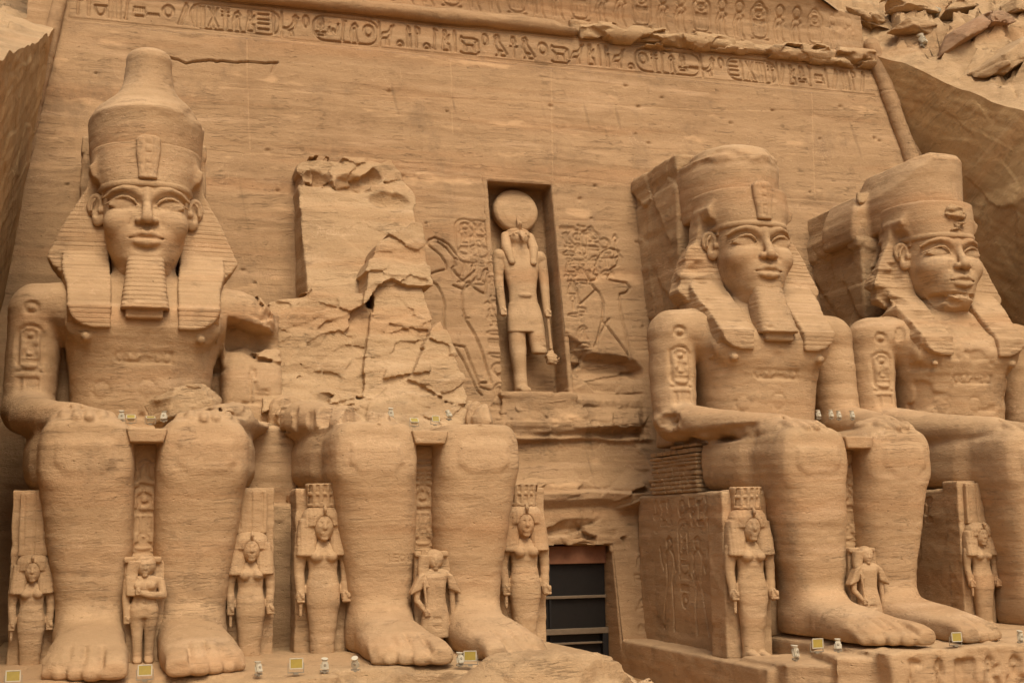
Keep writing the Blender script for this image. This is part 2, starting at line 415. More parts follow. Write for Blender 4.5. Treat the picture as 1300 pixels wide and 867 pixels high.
# ------------------------------------------------------------------ carved signs (stroke drawings in a unit square, z up)
def circ(cx, cz, r, n=14, rz=None):
    rz = rz or r
    return pl([(cx+r*math.cos(2*math.pi*i/n), cz+rz*math.sin(2*math.pi*i/n)) for i in range(n)], True)
def arc(cx, cz, rx, rz, a0, a1, n=8):
    return pl([(cx+rx*math.cos(math.radians(a0+(a1-a0)*i/n)), cz+rz*math.sin(math.radians(a0+(a1-a0)*i/n))) for i in range(n+1)])
GL = {
 'sun': circ(.5, .5, .36)+circ(.5, .5, .3),
 'disc': circ(.5, .72, .26),
 'reed': pl([(.45, 0), (.45, .5), (.3, .7), (.45, 1), (.6, .75), (.52, .5)]),
 'water': pl([(0, .45), (.1, .58), (.2, .42), (.3, .58), (.4, .42), (.5, .58), (.6, .42), (.7, .58), (.8, .42), (.9, .58), (1, .45)]),
 'ankh': circ(.5, .78, .18, 10, .2)+pl([(.5, .58), (.5, 0)])+pl([(.15, .5), (.85, .5)]),
 'duck': pl([(.05, .35), (.3, .3), (.55, .42), (.72, .62), (.7, .85), (.82, .95), (.98, .82), (.84, .82), (.85, .6), (.75, .35), (.5, .22), (.2, .25), (.05, .35)])+pl([(.5, .22), (.5, 0), (.62, 0)])+pl([(.6, .25), (.66, .02)]),
 'falcon': pl([(.25, .95), (.4, 1), (.5, .88), (.45, .7), (.95, .1)])+pl([(.25, .95), (.18, .86), (.28, .82), (.2, .5), (.35, .25), (.7, .22)])+pl([(.4, .25), (.4, .02), (.25, 0)])+pl([(.52, .25), (.52, 0), (.8, 0)]),
 'sit': circ(.45, .86, .13, 8)+pl([(.4, .72), (.25, .4), (.15, 0), (.85, 0), (.8, .3), (.55, .35), (.62, .65), (.5, .72)])+pl([(.3, .5), (.7, .55), (.85, .75)]),
 'bull': pl([(.02, .55), (.08, .75), (.18, .68), (.75, .7), (.95, .62), (.97, .2)])+pl([(.12, .5), (.22, .4), (.25, .1), (.32, .1), (.34, .36), (.66, .36), (.72, .1), (.8, .1), (.84, .5), (.95, .62)])+pl([(.02, .55), (.12, .5)])+pl([(.02, 0), (.12, -.06), (.9, -.06), (.98, .06)]),
 'strokes': pl([(.1, 0), (.1, .95), (.22, .95), (.22, 0)])+pl([(.42, 0), (.42, .95), (.54, .95), (.54, 0)])+pl([(.74, 0), (.74, .95), (.86, .95), (.86, 0)]),
 'mn': pl([(.02, .2), (.98, .2), (.98, .42), (.02, .42), (.02, .2)])+pl([(.1, .42), (.1, .6)])+pl([(.3, .42), (.3, .6)])+pl([(.5, .42), (.5, .6)])+pl([(.7, .42), (.7, .6)])+pl([(.9, .42), (.9, .6)]),
 'basket': arc(.5, .5, .48, .42, 180, 360)+pl([(.02, .5), (.98, .5)]),
 'bread': arc(.5, .1, .4, .6, 0, 180)+pl([(.1, .1), (.9, .1)]),
 'mouth': arc(.5, .4, .48, .22, 0, 180)+arc(.5, .4, .48, .2, 180, 360),
 'was': pl([(.25, 0), (.5, .85), (.35, 1), (.8, .92)])+pl([(.15, .05), (.35, 0)]),
 'blade': pl([(.1, 0), (.75, 1), (.9, .85), (.35, 0)]),
 'djed': pl([(.4, 0), (.4, 1)])+pl([(.6, 0), (.6, 1)])+pl([(.15, .95), (.85, .95)])+pl([(.15, .78), (.85, .78)])+pl([(.15, .6), (.85, .6)]),
 'flag': pl([(.3, 0), (.3, 1), (.8, .92), (.8, .68), (.3, .66)]),
 'snake': pl([(.02, .3), (.15, .55), (.3, .3), (.5, .5), (.7, .3), (.9, .5), (.98, .75)]),
 'star': pl([(.1, .05), (.9, .95)])+pl([(.1, .95), (.9, .05)])+pl([(.5, 0), (.5, 1)]),
 'loop': circ(.5, .75, .24)+circ(.5, .75, .15)+pl([(.3, .5), (.5, .4), (.7, .5)])+pl([(.1, .15), (.9, .15), (.9, .3), (.1, .3), (.1, .15)]),
 'bars': pl([(.05, .15), (.95, .15)])+pl([(.05, .4), (.95, .4)])+pl([(.05, .6), (.95, .6)])+pl([(.05, .85), (.95, .85)]),
 'crook': pl([(.3, 0), (.3, .8), (.45, 1), (.65, .9), (.6, .75)])+pl([(.7, 0), (.7, .6)]),
 'cobra': pl([(.2, 0), (.12, .4), (.3, .75), (.55, .85), (.75, .7), (.6, .6), (.6, .2), (.75, 0)])+pl([(.3, .1), (.28, .45), (.42, .62)]),
 'vase': pl([(.35, 1), (.65, 1), (.62, .8), (.8, .5), (.6, .05), (.4, .05), (.2, .5), (.38, .8), (.35, 1)]),
 'wing': pl([(.02, .2), (.25, .55), (.6, .6), (.98, .95)])+pl([(.02, .2), (.3, .3), (.55, .3), (.75, .5), (.8, .9)])+pl([(.45, .3), (.45, 0)])+pl([(.55, .3), (.6, 0)]),
}
def sign(g, x, z, w, h):
    return [((x+a[0]*w, z+a[1]*h), (x+b[0]*w, z+b[1]*h)) for a, b in GL[g]]
def cart(x, z, w, h, vert=False):                             # cartouche ring
    r = min(w, h)*.42
    p = []
    for cx, cz, a0 in ((x+w-r, z+h-r, 0), (x+r, z+h-r, 90), (x+r, z+r, 180), (x+w-r, z+r, 270)):
        for i in range(5): p.append((cx+r*math.cos(math.radians(a0+i*22.5)), cz+r*math.sin(math.radians(a0+i*22.5))))
    s = pl(p, True)
    return s+(pl([(x, z-.03*h), (x+w, z-.03*h)]) if vert else pl([(x+w*1.02, z), (x+w*1.02, z+h)]))
def column(x, z1, w, names, gap=.12, ar=.9):                  # a column of signs read downwards from z1
    s = []; z = z1
    for nme in names:
        hh = w*(ar if nme not in ('water', 'mouth', 'snake', 'bread', 'mn', 'basket', 'bars') else ar*.5)
        z -= hh; s += sign(nme, x, z, w, hh); z -= gap*w
    return s

# a plain stroke alphabet for the old visitors' names cut in the stone
AL = {'W': [(0, 1), (.25, 0), (.5, .7), (.75, 0), (1, 1)], 'A': [(0, 0), (.5, 1), (1, 0)], 'G': [(1, .8), (.5, 1), (0, .5), (.5, 0), (1, .3), (1, .5), (.6, .5)],
 'S': [(.95, .85), (.5, 1), (.05, .75), (.9, .3), (.5, 0), (0, .15)], 'O': [(.5, 0), (0, .5), (.5, 1), (1, .5), (.5, 0)], 'R': [(0, 0), (0, 1), (.8, .9), (.8, .6), (0, .5), (.9, 0)],
 'T': [(0, 1), (1, 1), (.5, 1), (.5, 0)], 'H': [(0, 1), (0, 0), (0, .5), (1, .5), (1, 1), (1, 0)], 'L': [(0, 1), (0, 0), (.8, 0)], 'E': [(.9, 1), (0, 1), (0, .5), (.7, .5), (0, .5), (0, 0), (.9, 0)],
 'C': [(1, .85), (.5, 1), (0, .5), (.5, 0), (1, .15)], 'F': [(.9, 1), (0, 1), (0, .5), (.7, .5), (0, .5), (0, 0)]}
def word(t, x, z, w, h, big=1.0):
    s = []
    for i, ch in enumerate(t):
        k = big if i == 0 else 1.0
        s += [((x+a[0]*w*.72*k, z+a[1]*h*k), (x+b[0]*w*.72*k, z+b[1]*h*k)) for a, b in pl(AL[ch])]; x += w*(k if i == 0 else 1)
    return s

# ------------------------------------------------------------------ the seated colossi, carved in their own coordinates (x across, y into the cliff, z up)
def legs(v):
    v.add2(loft(1, [(-1.75, 1.77, 5.95, 1.27, 1.1), (-1.1, 1.77, 5.97, 1.41, 1.27), (.4, 1.79, 6.0, 1.45, 1.27), (1.2, 1.87, 6.02, 1.68, 1.25), (3, 1.97, 6.05, 1.84, 1.22), (6, 2.0, 6.1, 1.9, 1.25)], n=3.2, r=.3), .1)
    v.add2(loft(2, [(-.3, 1.5, -.45, 1.03, 1.25), (.7, 1.5, -.35, 1.03, 1.2), (1.5, 1.5, -.3, 1.08, 1.2), (2.2, 1.51, -.3, 1.16, 1.25), (3.1, 1.57, -.3, 1.27, 1.34), (4.3, 1.65, -.35, 1.37, 1.42), (5.3, 1.73, -.4, 1.42, 1.46), (6.3, 1.77, -.4, 1.42, 1.46), (6.95, 1.77, -.2, 1.28, 1.35)], n=3.0, r=.3), .14)
    v.add2(prism([(1.0, 6.35), (2.6, 6.35), (2.65, 5.75), (2.3, 5.45), (1.3, 5.45), (.95, 5.75)], 1, -1.885, -1.2, .1), .14)
    v.add2(loft(1, [(-5.75, 1.52, -.05, 1.0, .36), (-5.1, 1.55, 0, 1.1, .50), (-3.8, 1.55, .1, 1.12, .66), (-2.3, 1.52, .2, 1.04, .78), (-1.3, 1.5, .3, .98, .9), (.4, 1.5, .3, .95, .9)], n=2.4, r=.2), .45)
    for x, r, y in ((.86, .40, -6.42), (1.38, .30, -6.3), (1.80, .27, -6.1), (2.17, .245, -5.85), (2.5, .225, -5.55)):
        v.add2(loft(1, [(y, x, .62*r-.27, r*.82, r*.5), (y+.12, x, .66*r-.27, r*.95, r*.66), (y+.7, x, .12, r*.92, r*.72), (-4.1, x*.97, .2, r*.9, r*.8)], n=3.0, r=.07), .05)
        v.cut2(cap((x, y+.02, r*.95), (x, y+.2, r), r*.4, r*.35, (1, .5, .25)), .03)
    for x in (1.15, 1.6, 2.0, 2.35): v.cut2(cap((x, -4.8, .60), (x+.02, -6.5, .15), .07, .10, (1, 1, 1.8)), .05)
    v.add(box((-1.2, -1.3, 6.42), (1.2, 6, 6.8), .1), .08)
    v.add(loft(1, [(.6, 0, 6.2, 1.0, .7), (2, 0, 6.3, 1.4, .75), (6, 0, 6.5, 2, .8)], n=3), .2)
def arms_hands(v, sides=(-1, 1)):
    for s in sides:
        m = (lambda p: p) if s > 0 else mir
        v.add(m(chain([(3.86, 5.75, 7.95), (3.55, 3.2, 7.55), (2.85, 1.1, 7.35), (2.3, .1, 7.3)], [.88, .8, .62, .5], (1, 1, .88))), .25)
        v.add(m(chain([(2.75, 2.2, 7.2), (2.0, -.5, 7.12)], [.7, .72], (1, 1, .4))), .3)
        v.add(m(loft(1, [(-.75, 1.93, 7.3, .74, .2), (.0, 2.02, 7.34, .76, .27), (.9, 2.35, 7.38, .7, .36)], n=2.6, r=.1)), .25)
        for i, x in enumerate((1.36, 1.73, 2.10, 2.46)):
            y = (-1.52, -1.72, -1.66, -1.42)[i]
            v.add(m(chain([(x+.05, .1, 7.3), (x, -.95, 7.29), (x-.02, y+.1, 7.14)], [.2, .185, .14], (1, 1, 1.0))), .05)
        for x in (1.56, 1.92, 2.29): v.cut(m(chain([(x+.04, -.1, 7.56), (x+.02, -1.0, 7.50), (x, -1.75, 7.28)], [.05, .07, .09])), .05)
        v.add(m(chain([(1.55, .7, 7.36), (1.14, .1, 7.3), (1.08, -.55, 7.22)], [.24, .2, .16])), .1)
def torso(v):
    v.add(loft(2, [(6.6, 0, 6.4, 2.5, 2.0), (8.0, 0, 6.4, 2.46, 1.95), (9.2, 0, 6.35, 2.54, 2.02), (10.2, 0, 6.3, 2.7, 2.15), (11.1, 0, 6.3, 2.95, 2.26), (12.0, 0, 6.55, 3.1, 1.85), (12.6, 0, 6.65, 2.75, 1.4), (13.0, 0, 6.7, 1.9, 1.1)], n=2.9, r=.2), .2)
    v.add2(ell((1.35, 4.55, 10.95), (1.3, .5, .78)), .4)
    v.cut(cap((0, 3.98, 10.5), (0, 4.15, 7.6), .06, .07), .3)
    v.add2(cap((1.97, 4.16, 10.45), (1.97, 4.12, 10.45), .17), .06)
    v.cut(ell((0, 4.3, 7.72), (.16, .3, .16)), .06)
    v.add2(cap((2.2, 6.2, 11.75), (3.72, 6.32, 11.68), 1.0, .98, (1, 1.22, 1)), .45)
    v.add2(chain([(3.72, 6.3, 11.5), (3.8, 6.15, 9.6), (3.86, 5.9, 8.0)], [.98, .93, .86], (1, 1.15, 1)), .12)
    v.cut2(chain([(2.88, 4.4, 10.75), (2.80, 4.2, 9.5), (2.74, 4.2, 8.0)], [.05, .13, .18], (1, 4.5, 1)), .16)
    v.add2(box((2.4, 6.8, 7), (3.6, 8.6, 11.6), .1), .2)
    v.add(loft(2, [(12.2, 0, 6.3, 1.2, 1.3), (14, 0, 6.4, 1.1, 1.3)], n=2.2), .3)
    # name rings cut in the upper arms and on the breast
    for s in (-1,):
        x = s*3.85
        v.engrave(sign('disc', x-.42, 11.1, .84, .7)+cart(x-.40, 9.35, .8, 1.6, True)+column(x-.27, 10.85, .54, ['sun', 'sit', 'water'], .08)+sign('strokes', x-.4, 8.5, .8, .6), .075, .11, 3.5, 6.3)
    v.engrave(cart(-.95, 9.62, 1.9, .34)+sign('sun', -.8, 9.66, .26, .26)+sign('reed', -.4, 9.66, .2, .26)+sign('mn', -.1, 9.66, .5, .26)+sign('sun', .5, 9.66, .26, .26), .05, .08, 3.4, 5)
    v.engrave(circ(-1.4, 8.6, .3)+circ(.15, 8.7, .32)+pl([(.15, 8.3), (.15, 8.0)]), .05, .045, 3.4, 5)
def head_vol():
    v = Vol((-2.35, 3.7, 12.2), (2.35, 8.4, 17.4), .036)
    v.add(loft(2, [(12.7, 0, 6.45, .95, 1.2), (13.15, 0, 6.15, .98, 1.5), (13.6, 0, 6.05, 1.17, 1.55), (14.2, 0, 6.1, 1.38, 1.58), (14.9, 0, 6.25, 1.50, 1.63), (15.6, 0, 6.35, 1.55, 1.68), (16.3, 0, 6.4, 1.58, 1.7), (17.3, 0, 6.5, 1.6, 1.7)], n=2.25, r=.02))
    v.add(loft(2, [(12.2, 0, 6.35, 1.05, 1.15), (13.9, 0, 6.4, 1.05, 1.2)], n=2.2), .25)
    v.add2(ell((.88, 5.2, 14.82), (.6, .56, .5)), .45)
    v.add(ell((0, 4.95, 14.2), (.82, .52, .46)), .35)
    v.add(ell((0, 4.95, 13.48), (.62, .46, .3)), .3)
    v.cut(cap((-.4, 4.36, 13.80), (.4, 4.36, 13.80), .06), .25)
    # brow ridge, then the eye bed under it, ball, lids
    v.add2(chain([(.24, 4.74, 15.88), (.5, 4.72, 16.02), (.85, 4.78, 16.06), (1.2, 5.0, 15.99), (1.5, 5.36, 15.8)], [.06, .075, .075, .065, .05]), .2)
    v.cut2(ell((.80, 4.66, 15.52), (.58, .33, .285)), .14)
    v.cut2(ell((.36, 4.60, 15.42), (.15, .2, .22)), .16)
    eye = Pr(lambda X, Y, Z: np.maximum(ell((.82, 5.15, 15.48), (.62, .36, .5)).f(X, Y, Z), np.maximum(np.maximum(Z-(15.715-.40*np.abs((X-.78)/.52)**2.0*.5-.05*(X-.78)), (15.275+.17*np.abs((X-.86)/.5)**2)-Z), -9)*.8), (.2, 4.7, 15.2), (1.45, 5.6, 15.8))
    v.add2(eye, .015)
    lid = [(.31, 4.84, 15.44), (.46, 4.77, 15.615), (.66, 4.735, 15.72), (.88, 4.755, 15.735), (1.10, 4.85, 15.665), (1.28, 5.01, 15.56), (1.48, 5.28, 15.50)]
    v.add2(chain(lid, [.03, .05, .055, .055, .05, .045, .035]), .02)
    v.add2(chain([(.31, 4.84, 15.44), (.5, 4.83, 15.31), (.80, 4.82, 15.255), (1.05, 4.9, 15.30), (1.30, 5.04, 15.46)], [.025, .03, .035, .03, .03]), .05)
    v.add(chain([(0, 4.70, 15.95), (0, 4.58, 15.45), (0, 4.40, 15.1), (0, 4.28, 14.87)], [.13, .14, .18, .22], (1, 1, 1)), .15)
    v.add2(ell((.27, 4.52, 14.82), (.19, .25, .155)), .08)
    v.cut2(ell((.17, 4.42, 14.65), (.10, .14, .06)), .03)
    v.cut2(chain([(.48, 4.5, 14.9), (.56, 4.55, 14.7)], .04), .15)
    v.cut(cap((0, 4.42, 14.56), (0, 4.40, 14.44), .06), .1)
    v.add(chain([(-.70, 4.74, 14.20), (-.38, 4.50, 14.27), (-.13, 4.40, 14.33), (0, 4.40, 14.30), (.13, 4.40, 14.33), (.38, 4.50, 14.27), (.70, 4.74, 14.20)], [.05, .10, .125, .11, .125, .10, .05], (1, 1.1, .95)), .045)
    v.add(chain([(-.6, 4.70, 14.12), (-.3, 4.47, 14.01), (0, 4.39, 13.97), (.3, 4.47, 14.01), (.6, 4.70, 14.12)], [.06, .13, .155, .13, .06], (1, 1.15, .95)), .05)
    v.cut(chain([(-.74, 4.70, 14.185), (-.4, 4.40, 14.15), (0, 4.26, 14.155), (.4, 4.40, 14.15), (.74, 4.70, 14.185)], [.045, .03, .03, .03, .045]), .04)
    # ears stand out from the head
    E = lambda p: rot(p, 'Z', .45, (1.6, 6.25, 15.6))
    v.add2(E(union(ell((1.82, 6.25, 15.72), (.36, .17, .46)), ell((1.70, 6.22, 15.2), (.24, .16, .30)))), .06)
    v.cut2(E(ell((1.84, 6.08, 15.74), (.23, .15, .33))), .04)
    v.cut2(E(ell((1.72, 6.06, 15.42), (.13, .13, .2))), .04)
    v.add2(E(chain([(1.92, 6.10, 15.5), (1.90, 6.10, 15.75), (1.78, 6.1, 15.92)], .055)), .04)
    v.add2(E(ell((1.56, 6.1, 15.5), (.1, .1, .15))), .05)
    return v
def cloth_vol(broken=False):
    v = Vol((-3.8, 3.6, 10.4), (3.8, 9.4, 18.1), .065)
    v.add(loft(2, [(16.18, 0, 6.9, 1.68, 2.17), (16.5, 0, 6.95, 1.82, 2.22), (17.0, 0, 7.1, 1.98, 2.3), (17.9, 0, 7.3, 2.05, 2.4)], n=2.3, r=.06))
    v.add2(prism([(1.35, 16.2), (1.6, 15.8), (1.75, 16.25), (1.98, 16.8), (2.06, 17.1), (1.5, 17.5), (1.2, 16.9)], 1, 5.9, 7.3, .05), .25)     # flaps that fold out above the ears
    v.cut2(ell((1.98, 6.2, 16.15), (.40, .75, .55)), .1)
    w = prism([(1.2, 12.6), (2.85, 13.0), (3.2, 13.35), (3.46, 13.72), (2.85, 15.2), (2.2, 16.4), (2.06, 17.2), (1.4, 17.4)], 1, 6.45, 7.7, .07)
    v.add2(rot(rot(w, 'X', -.16, (0, 6.45, 15.6)), 'Z', .10, (1.4, 6.5, 14)), .12)
    v.add2(prism([(1.15, 10.75), (1.75, 10.75), (2.2, 10.88), (2.5, 11.15), (2.62, 11.56), (1.15, 11.56)], 1, 3.83, 5.2, .06), 0)
    sc = lambda L: [(a, 11.5+(b-11.5)*1.41) for a, b in L]
    lp = prism(sc([(1.15, 11.5), (2.62, 11.5), (2.68, 12.4), (2.9, 13.2), (2.9, 13.9), (1.3, 13.9), (1.15, 12.6)]), 1, 3.83, 5.8, .06)
    v.add2(rot(lp, 'X', -.78, (0, 3.83, 11.5)), .1)
    v.cut2(box((-.1, 3, 13.0), (.95, 6.2, 15), .1), .05)
    return v
def pleats(v, per=.21, dep=.022):
    z = v.lo[2]+v.h*np.arange(v.n[2])
    v.d += (dep*(z < 16.0)*np.clip(np.cos(z*2*math.pi/per)*1.6-.6, 0, 1)).astype(np.float32)[None, None, :]
    return v
def band_edge(v): v.add(loft(2, [(16.12, 0, 6.85, 1.72, 2.24), (16.36, 0, 6.88, 1.78, 2.26)], n=2.3, r=.04), .02); return v
def crown_red(v, ztop=19.35, cy=7.75, ry=2.75):
    v.add(loft(2, [(16.9, 0, cy, 2.0, ry), (18.2, 0, cy+.05, 2.12, ry+.1), (ztop, 0, cy+.1, 2.2, ry+.2)], n=2.1, r=.08))
def uraeus_vol():
    v = Vol((-.7, 4.0, 16.1), (.7, 5.6, 18.4), .045)
    v.add(loft(2, [(16.42, 0, 4.75, .34, .22), (17.0, 0, 4.78, .37, .22), (17.5, 0, 4.82, .44, .22), (17.9, 0, 4.86, .45, .22), (18.1, 0, 4.9, .30, .2)], n=3, r=.05))
    v.add(box((-.3, 4.8, 16.5), (.3, 5.4, 18), .1), .05)
    v.engrave(pl([(-.14, 18.0), (-.12, 16.6)])+pl([(.14, 18.0), (.12, 16.6)])+pl([(-.12, 17.0), (.12, 17.0)])+pl([(-.13, 17.4), (.13, 17.4)])+pl([(-.14, 17.75), (.14, 17.75)]), .05, .04)
    return v
def beard_vol(stub=True):
    v = Vol((-1.1, 2.9, 10.9), (1.1, 5.6, 13.7), .045)
    v.add(loft(2, [(11.45, 0, 4.2, .86, .72), (12.4, 0, 4.6, .75, .66), (13.5, 0, 4.98, .64, .56)], n=4.5, r=.06))
    pleats(v, .17, .022)
    v.rough((-1.1, 2.9, 10.9), (1.1, 5.6, 12.0), lambda X, Y, Z: np.clip((11.85-Z)/.35, 0, 1)*np.maximum(crag(X+3, Y, Z, .5, 4)+.12, 0)*.5)
    if stub: v.add(box((-.66, 3.75, 11.12), (.62, 4.7, 11.6), .05), .03)
    return v
def throne_vol(side_signs=True):
    v = Vol((-4.2, .0, -.5), (4.2, 10.2, 5.6), .1)
    v.add(box((-3.95, 1.0, -.45), (3.95, 10, 4.98), .06))
    v.add(box((-3.3, .55, -.45), (3.3, 3, 4.7), .1), .1)
    return v
# ------------------------------------------------------------------ ground
def grid_mesh(name, fn, us, vs, mat, parent=None, keep=None, tint=None, base=(0, 0, 0), smooth=True):
    U, W = np.meshgrid(us, vs, indexing='ij'); P = np.stack(fn(U, W), -1)-np.array(base, float)
    n, m = U.shape; I = np.arange(n*m).reshape(n, m)
    Q = np.stack([I[:-1, :-1], I[1:, :-1], I[1:, 1:], I[:-1, 1:]], -1)
    if keep is not None:
        k = keep(U, W); k4 = k[:-1, :-1] & k[1:, :-1] & k[1:, 1:] & k[:-1, 1:]; Q = Q[k4]
    else: Q = Q.reshape(-1, 4)
    t = tint(U, W).ravel() if tint is not None else None
    V = P.reshape(-1, 3); used = np.unique(Q); mp = np.full(len(V), -1); mp[used] = np.arange(len(used))
    return link(name, meshdata(name, V[used], mp[Q], mat, smooth, None if t is None else t[used]), parent)
GZ = -2.6
sand = stone('forecourt_sand', (.40, .23, .10), (.46, .27, .12), (.33, .185, .075), bump=.8, grain=2)
g = grid_mesh('ground', lambda u, v: (u, v, GZ+.06*fbm(u*.15, v*.15, 0*u, 3)), np.r_[np.linspace(-900, -61, 12), np.linspace(-60, 90, 120), np.linspace(91, 900, 12)], np.r_[np.linspace(-900, -61, 12), np.linspace(-60, 11, 60)], sand)
tag(g, kind='structure')

# ------------------------------------------------------------------ the rock-cut facade: one sheet with everything that is cut into it
def pxF(pts): return [(float(q[0]), float(q[2])) for q in (atF(a, b) for a, b in pts)]
def c6(pts): return pxF([(500+a/2.709, 200+b/2.709) for a, b in pts])
NX0, NX1, NZ0, NZ1 = 15.56, 18.72, 9.55, 19.72               # niche
DX0, DX1, DZ1 = 14.3, 20.0, 2.86                             # doorway
king_l = pl(c6([(180, 385), (150, 392), (120, 403), (128, 425), (150, 440), (165, 470), (175, 510), (172, 560), (178, 600), (185, 640), (205, 650)]))\
 + pl(c6([(120, 283), (118, 300), (133, 312), (160, 335), (178, 362), (182, 385)]))+pl(c6([(120, 285), (140, 275), (165, 285), (190, 300), (232, 355), (205, 345), (212, 372), (200, 380), (212, 398), (238, 425)]))\
 + pl(c6([(238, 425), (262, 405), (285, 385), (288, 360), (275, 362), (270, 385)]))+pl(c6([(205, 440), (235, 452), (262, 440), (285, 410)]))+pl(c6([(255, 428), (285, 455), (315, 470), (322, 400), (338, 385), (312, 385), (300, 420)]))\
 + pl(c6([(250, 432), (236, 470), (236, 520), (250, 560), (275, 600), (300, 660), (335, 775), (300, 775)]))+pl(c6([(205, 645), (242, 652)]))+pl(c6([(208, 650), (240, 700), (262, 750), (285, 800), (302, 818)]))+pl(c6([(242, 652), (270, 720), (296, 790), (330, 800)]))\
 + pl(c6([(152, 290), (180, 310), (205, 342)]))+pl(c6([(240, 545), (275, 610), (310, 700), (325, 770)]))
king_r = pl(c6([(700, 392), (694, 372), (706, 345), (722, 322), (745, 312), (770, 320), (778, 340), (770, 370), (745, 385), (752, 395), (740, 405), (735, 420), (800, 432), (813, 448), (800, 465), (778, 470)]))\
 + pl(c6([(694, 385), (688, 400), (700, 405), (698, 420), (665, 425), (690, 450), (705, 462), (722, 500), (718, 560), (705, 610), (698, 645)]))+pl(c6([(778, 470), (778, 510), (790, 570), (802, 620), (815, 690)]))\
 + pl(c6([(692, 458), (660, 488), (640, 505), (628, 460), (620, 425), (600, 425), (612, 440)]))+pl(c6([(690, 450), (672, 420), (655, 385), (640, 378), (648, 400)]))+pl(c6([(718, 560), (780, 640), (810, 685)]))+pl(c6([(720, 345), (760, 345), (775, 340)]))+pl(c6([(740, 555), (715, 600), (690, 650)]))
def colpx(x, y, w, names, ar=.95):
    a = atF(x, y); return column(a[0], a[2], w, names, .12, ar)
pan = []
pan += [(s, 'k') for s in king_l+king_r]
gl = colpx(577, 290, .75, ['reed', 'sun', 'was', 'water'])+colpx(592, 285, .8, ['star', 'cobra', 'djed', 'bread'])+colpx(610, 280, .75, ['falcon', 'loop', 'basket', 'sit', 'reed', 'flag', 'mn'])
a = atF(580, 322); gl += cart(a[0], a[2], .95, 1.7, True)+column(a[0]+.2, a[2]+1.6, .55, ['sun', 'sit', 'mn'])
a = atF(597, 326); gl += cart(a[0], a[2], .95, 1.8, True)+column(a[0]+.2, a[2]+1.7, .55, ['star', 'mouth', 'crook'])
gl += colpx(615, 378, .85, ['snake', 'falcon', 'mouth', 'bars', 'basket', 'sun', 'cobra', 'mn', 'ankh', 'was'])
gl += colpx(710, 284, .75, ['mn', 'falcon', 'bread', 'sit', 'reed'])+colpx(726, 286, .8, ['was', 'sun', 'loop', 'basket'])+colpx(742, 288, .8, ['falcon', 'mouth', 'cobra'])+colpx(757, 300, .75, ['sun', 'djed', 'bread'])+colpx(772, 298, .75, ['reed', 'vase'])
a = atF(724, 330); gl += cart(a[0], a[2], .95, 1.5, True)+column(a[0]+.2, a[2]+1.4, .55, ['sun', 'sit'])
a = atF(740, 330); gl += cart(a[0], a[2], .95, 1.5, True)+column(a[0]+.2, a[2]+1.4, .55, ['crook', 'mn'])
gl += colpx(716, 345, .7, ['snake', 'sit', 'reed', 'mouth'])+colpx(728, 390, .75, ['flag', 'cobra', 'bread', 'was'])
faint = []
for i, nm in enumerate(['sun', 'sit', 'loop', 'sun', 'ankh', 'crook', 'vase', 'reed']):
    a = atF(690+i*17, 545-i*2); faint += sign(nm, a[0], a[2], .7, 1.0)
for i, nm in enumerate(['cobra', 'falcon', 'mn', 'bull', 'star', 'flag', 'basket', 'was']):
    a = atF(685+i*18, 575-i*2); faint += sign(nm, a[0], a[2], .7, .7)
a = atF(730, 672); faint += sign('ankh', a[0], a[2], .7, .8)+sign('loop', a[0]+.7, a[2], .7, .8)
jamb = colpx(800, 705, 1.15, ['loop', 'wing', 'mn', 'sit', 'bars', 'flag'], 1.05)+colpx(805, 798, 1.3, ['was', 'bread', 'loop', 'sit'], 1.1)
PA = a, b = atF(329, 362), atF(372, 344)
graf = word('WAGSWORTH', a[0]+.12, a[2]+.30, .145, .17, 1.5)
plate = pl([(a[0], a[2]), (b[0], a[2]), (b[0], b[2]), (a[0], b[2])], True)
fels = word('FELS', atF(301, 331)[0], atF(301, 331)[2], .28, .26)
cracks = [(pxF([(213, 73), (228, 77), (236, 81), (245, 79), (268, 77), (275, 79), (282, 78), (300, 80), (318, 79), (335, 81), (352, 80)]), .045, .22), (pxF([(350, 80), (345, 92)]), .05, .1)]
joints = [pxF([(262, 192), (378, 198), (560, 205), (800, 235)]), pxF([(250, 0), (312, 12), (316, 160), (318, 190)]), pxF([(572, 60), (575, 170)]), pxF([(700, 70), (702, 230)]), pxF([(820, 190), (1010, 195)]), pxF([(975, 250), (1035, 255), (1060, 256)]), pxF([(1030, 100), (1035, 250)]), pxF([(300, 288), (376, 292)]), pxF([(505, 275), (620, 280)]), pxF([(300, 365), (372, 362)]), pxF([(710, 280), (805, 283)]), pxF([(262, 110), (440, 120), (640, 128), (900, 140), (1120, 142)]), pxF([(690, 100), (900, 118)])]
FX = np.arange(-5.6, 41.5, .05); FZ = np.arange(-3.0, 26.05, .05)
FU, FW_ = np.meshgrid(FX, FZ, indexing='ij')
def base_h(u, w):
    return .07*fbm(u*.22, 0*u, w*.4, 3, 1)+.028*vnoise(u*.06+.2*w, 0*u, w*1.9+.05*u, 2)+.02*vnoise(u*.15, 0*u, w*5+.25*u, 3)+.022*fbm(u*1.2, 0*u, w*1.8, 3, 4)
H = base_h(FU, FW_); T = np.zeros_like(H)
def sub(segs, m):
    P = np.array([q for s in segs for q in s]); i0, i1 = np.searchsorted(FX, [P[:, 0].min()-m, P[:, 0].max()+m]); j0, j1 = np.searchsorted(FZ, [P[:, 1].min()-m, P[:, 1].max()+m])
    return slice(i0, i1), slice(j0, j1)
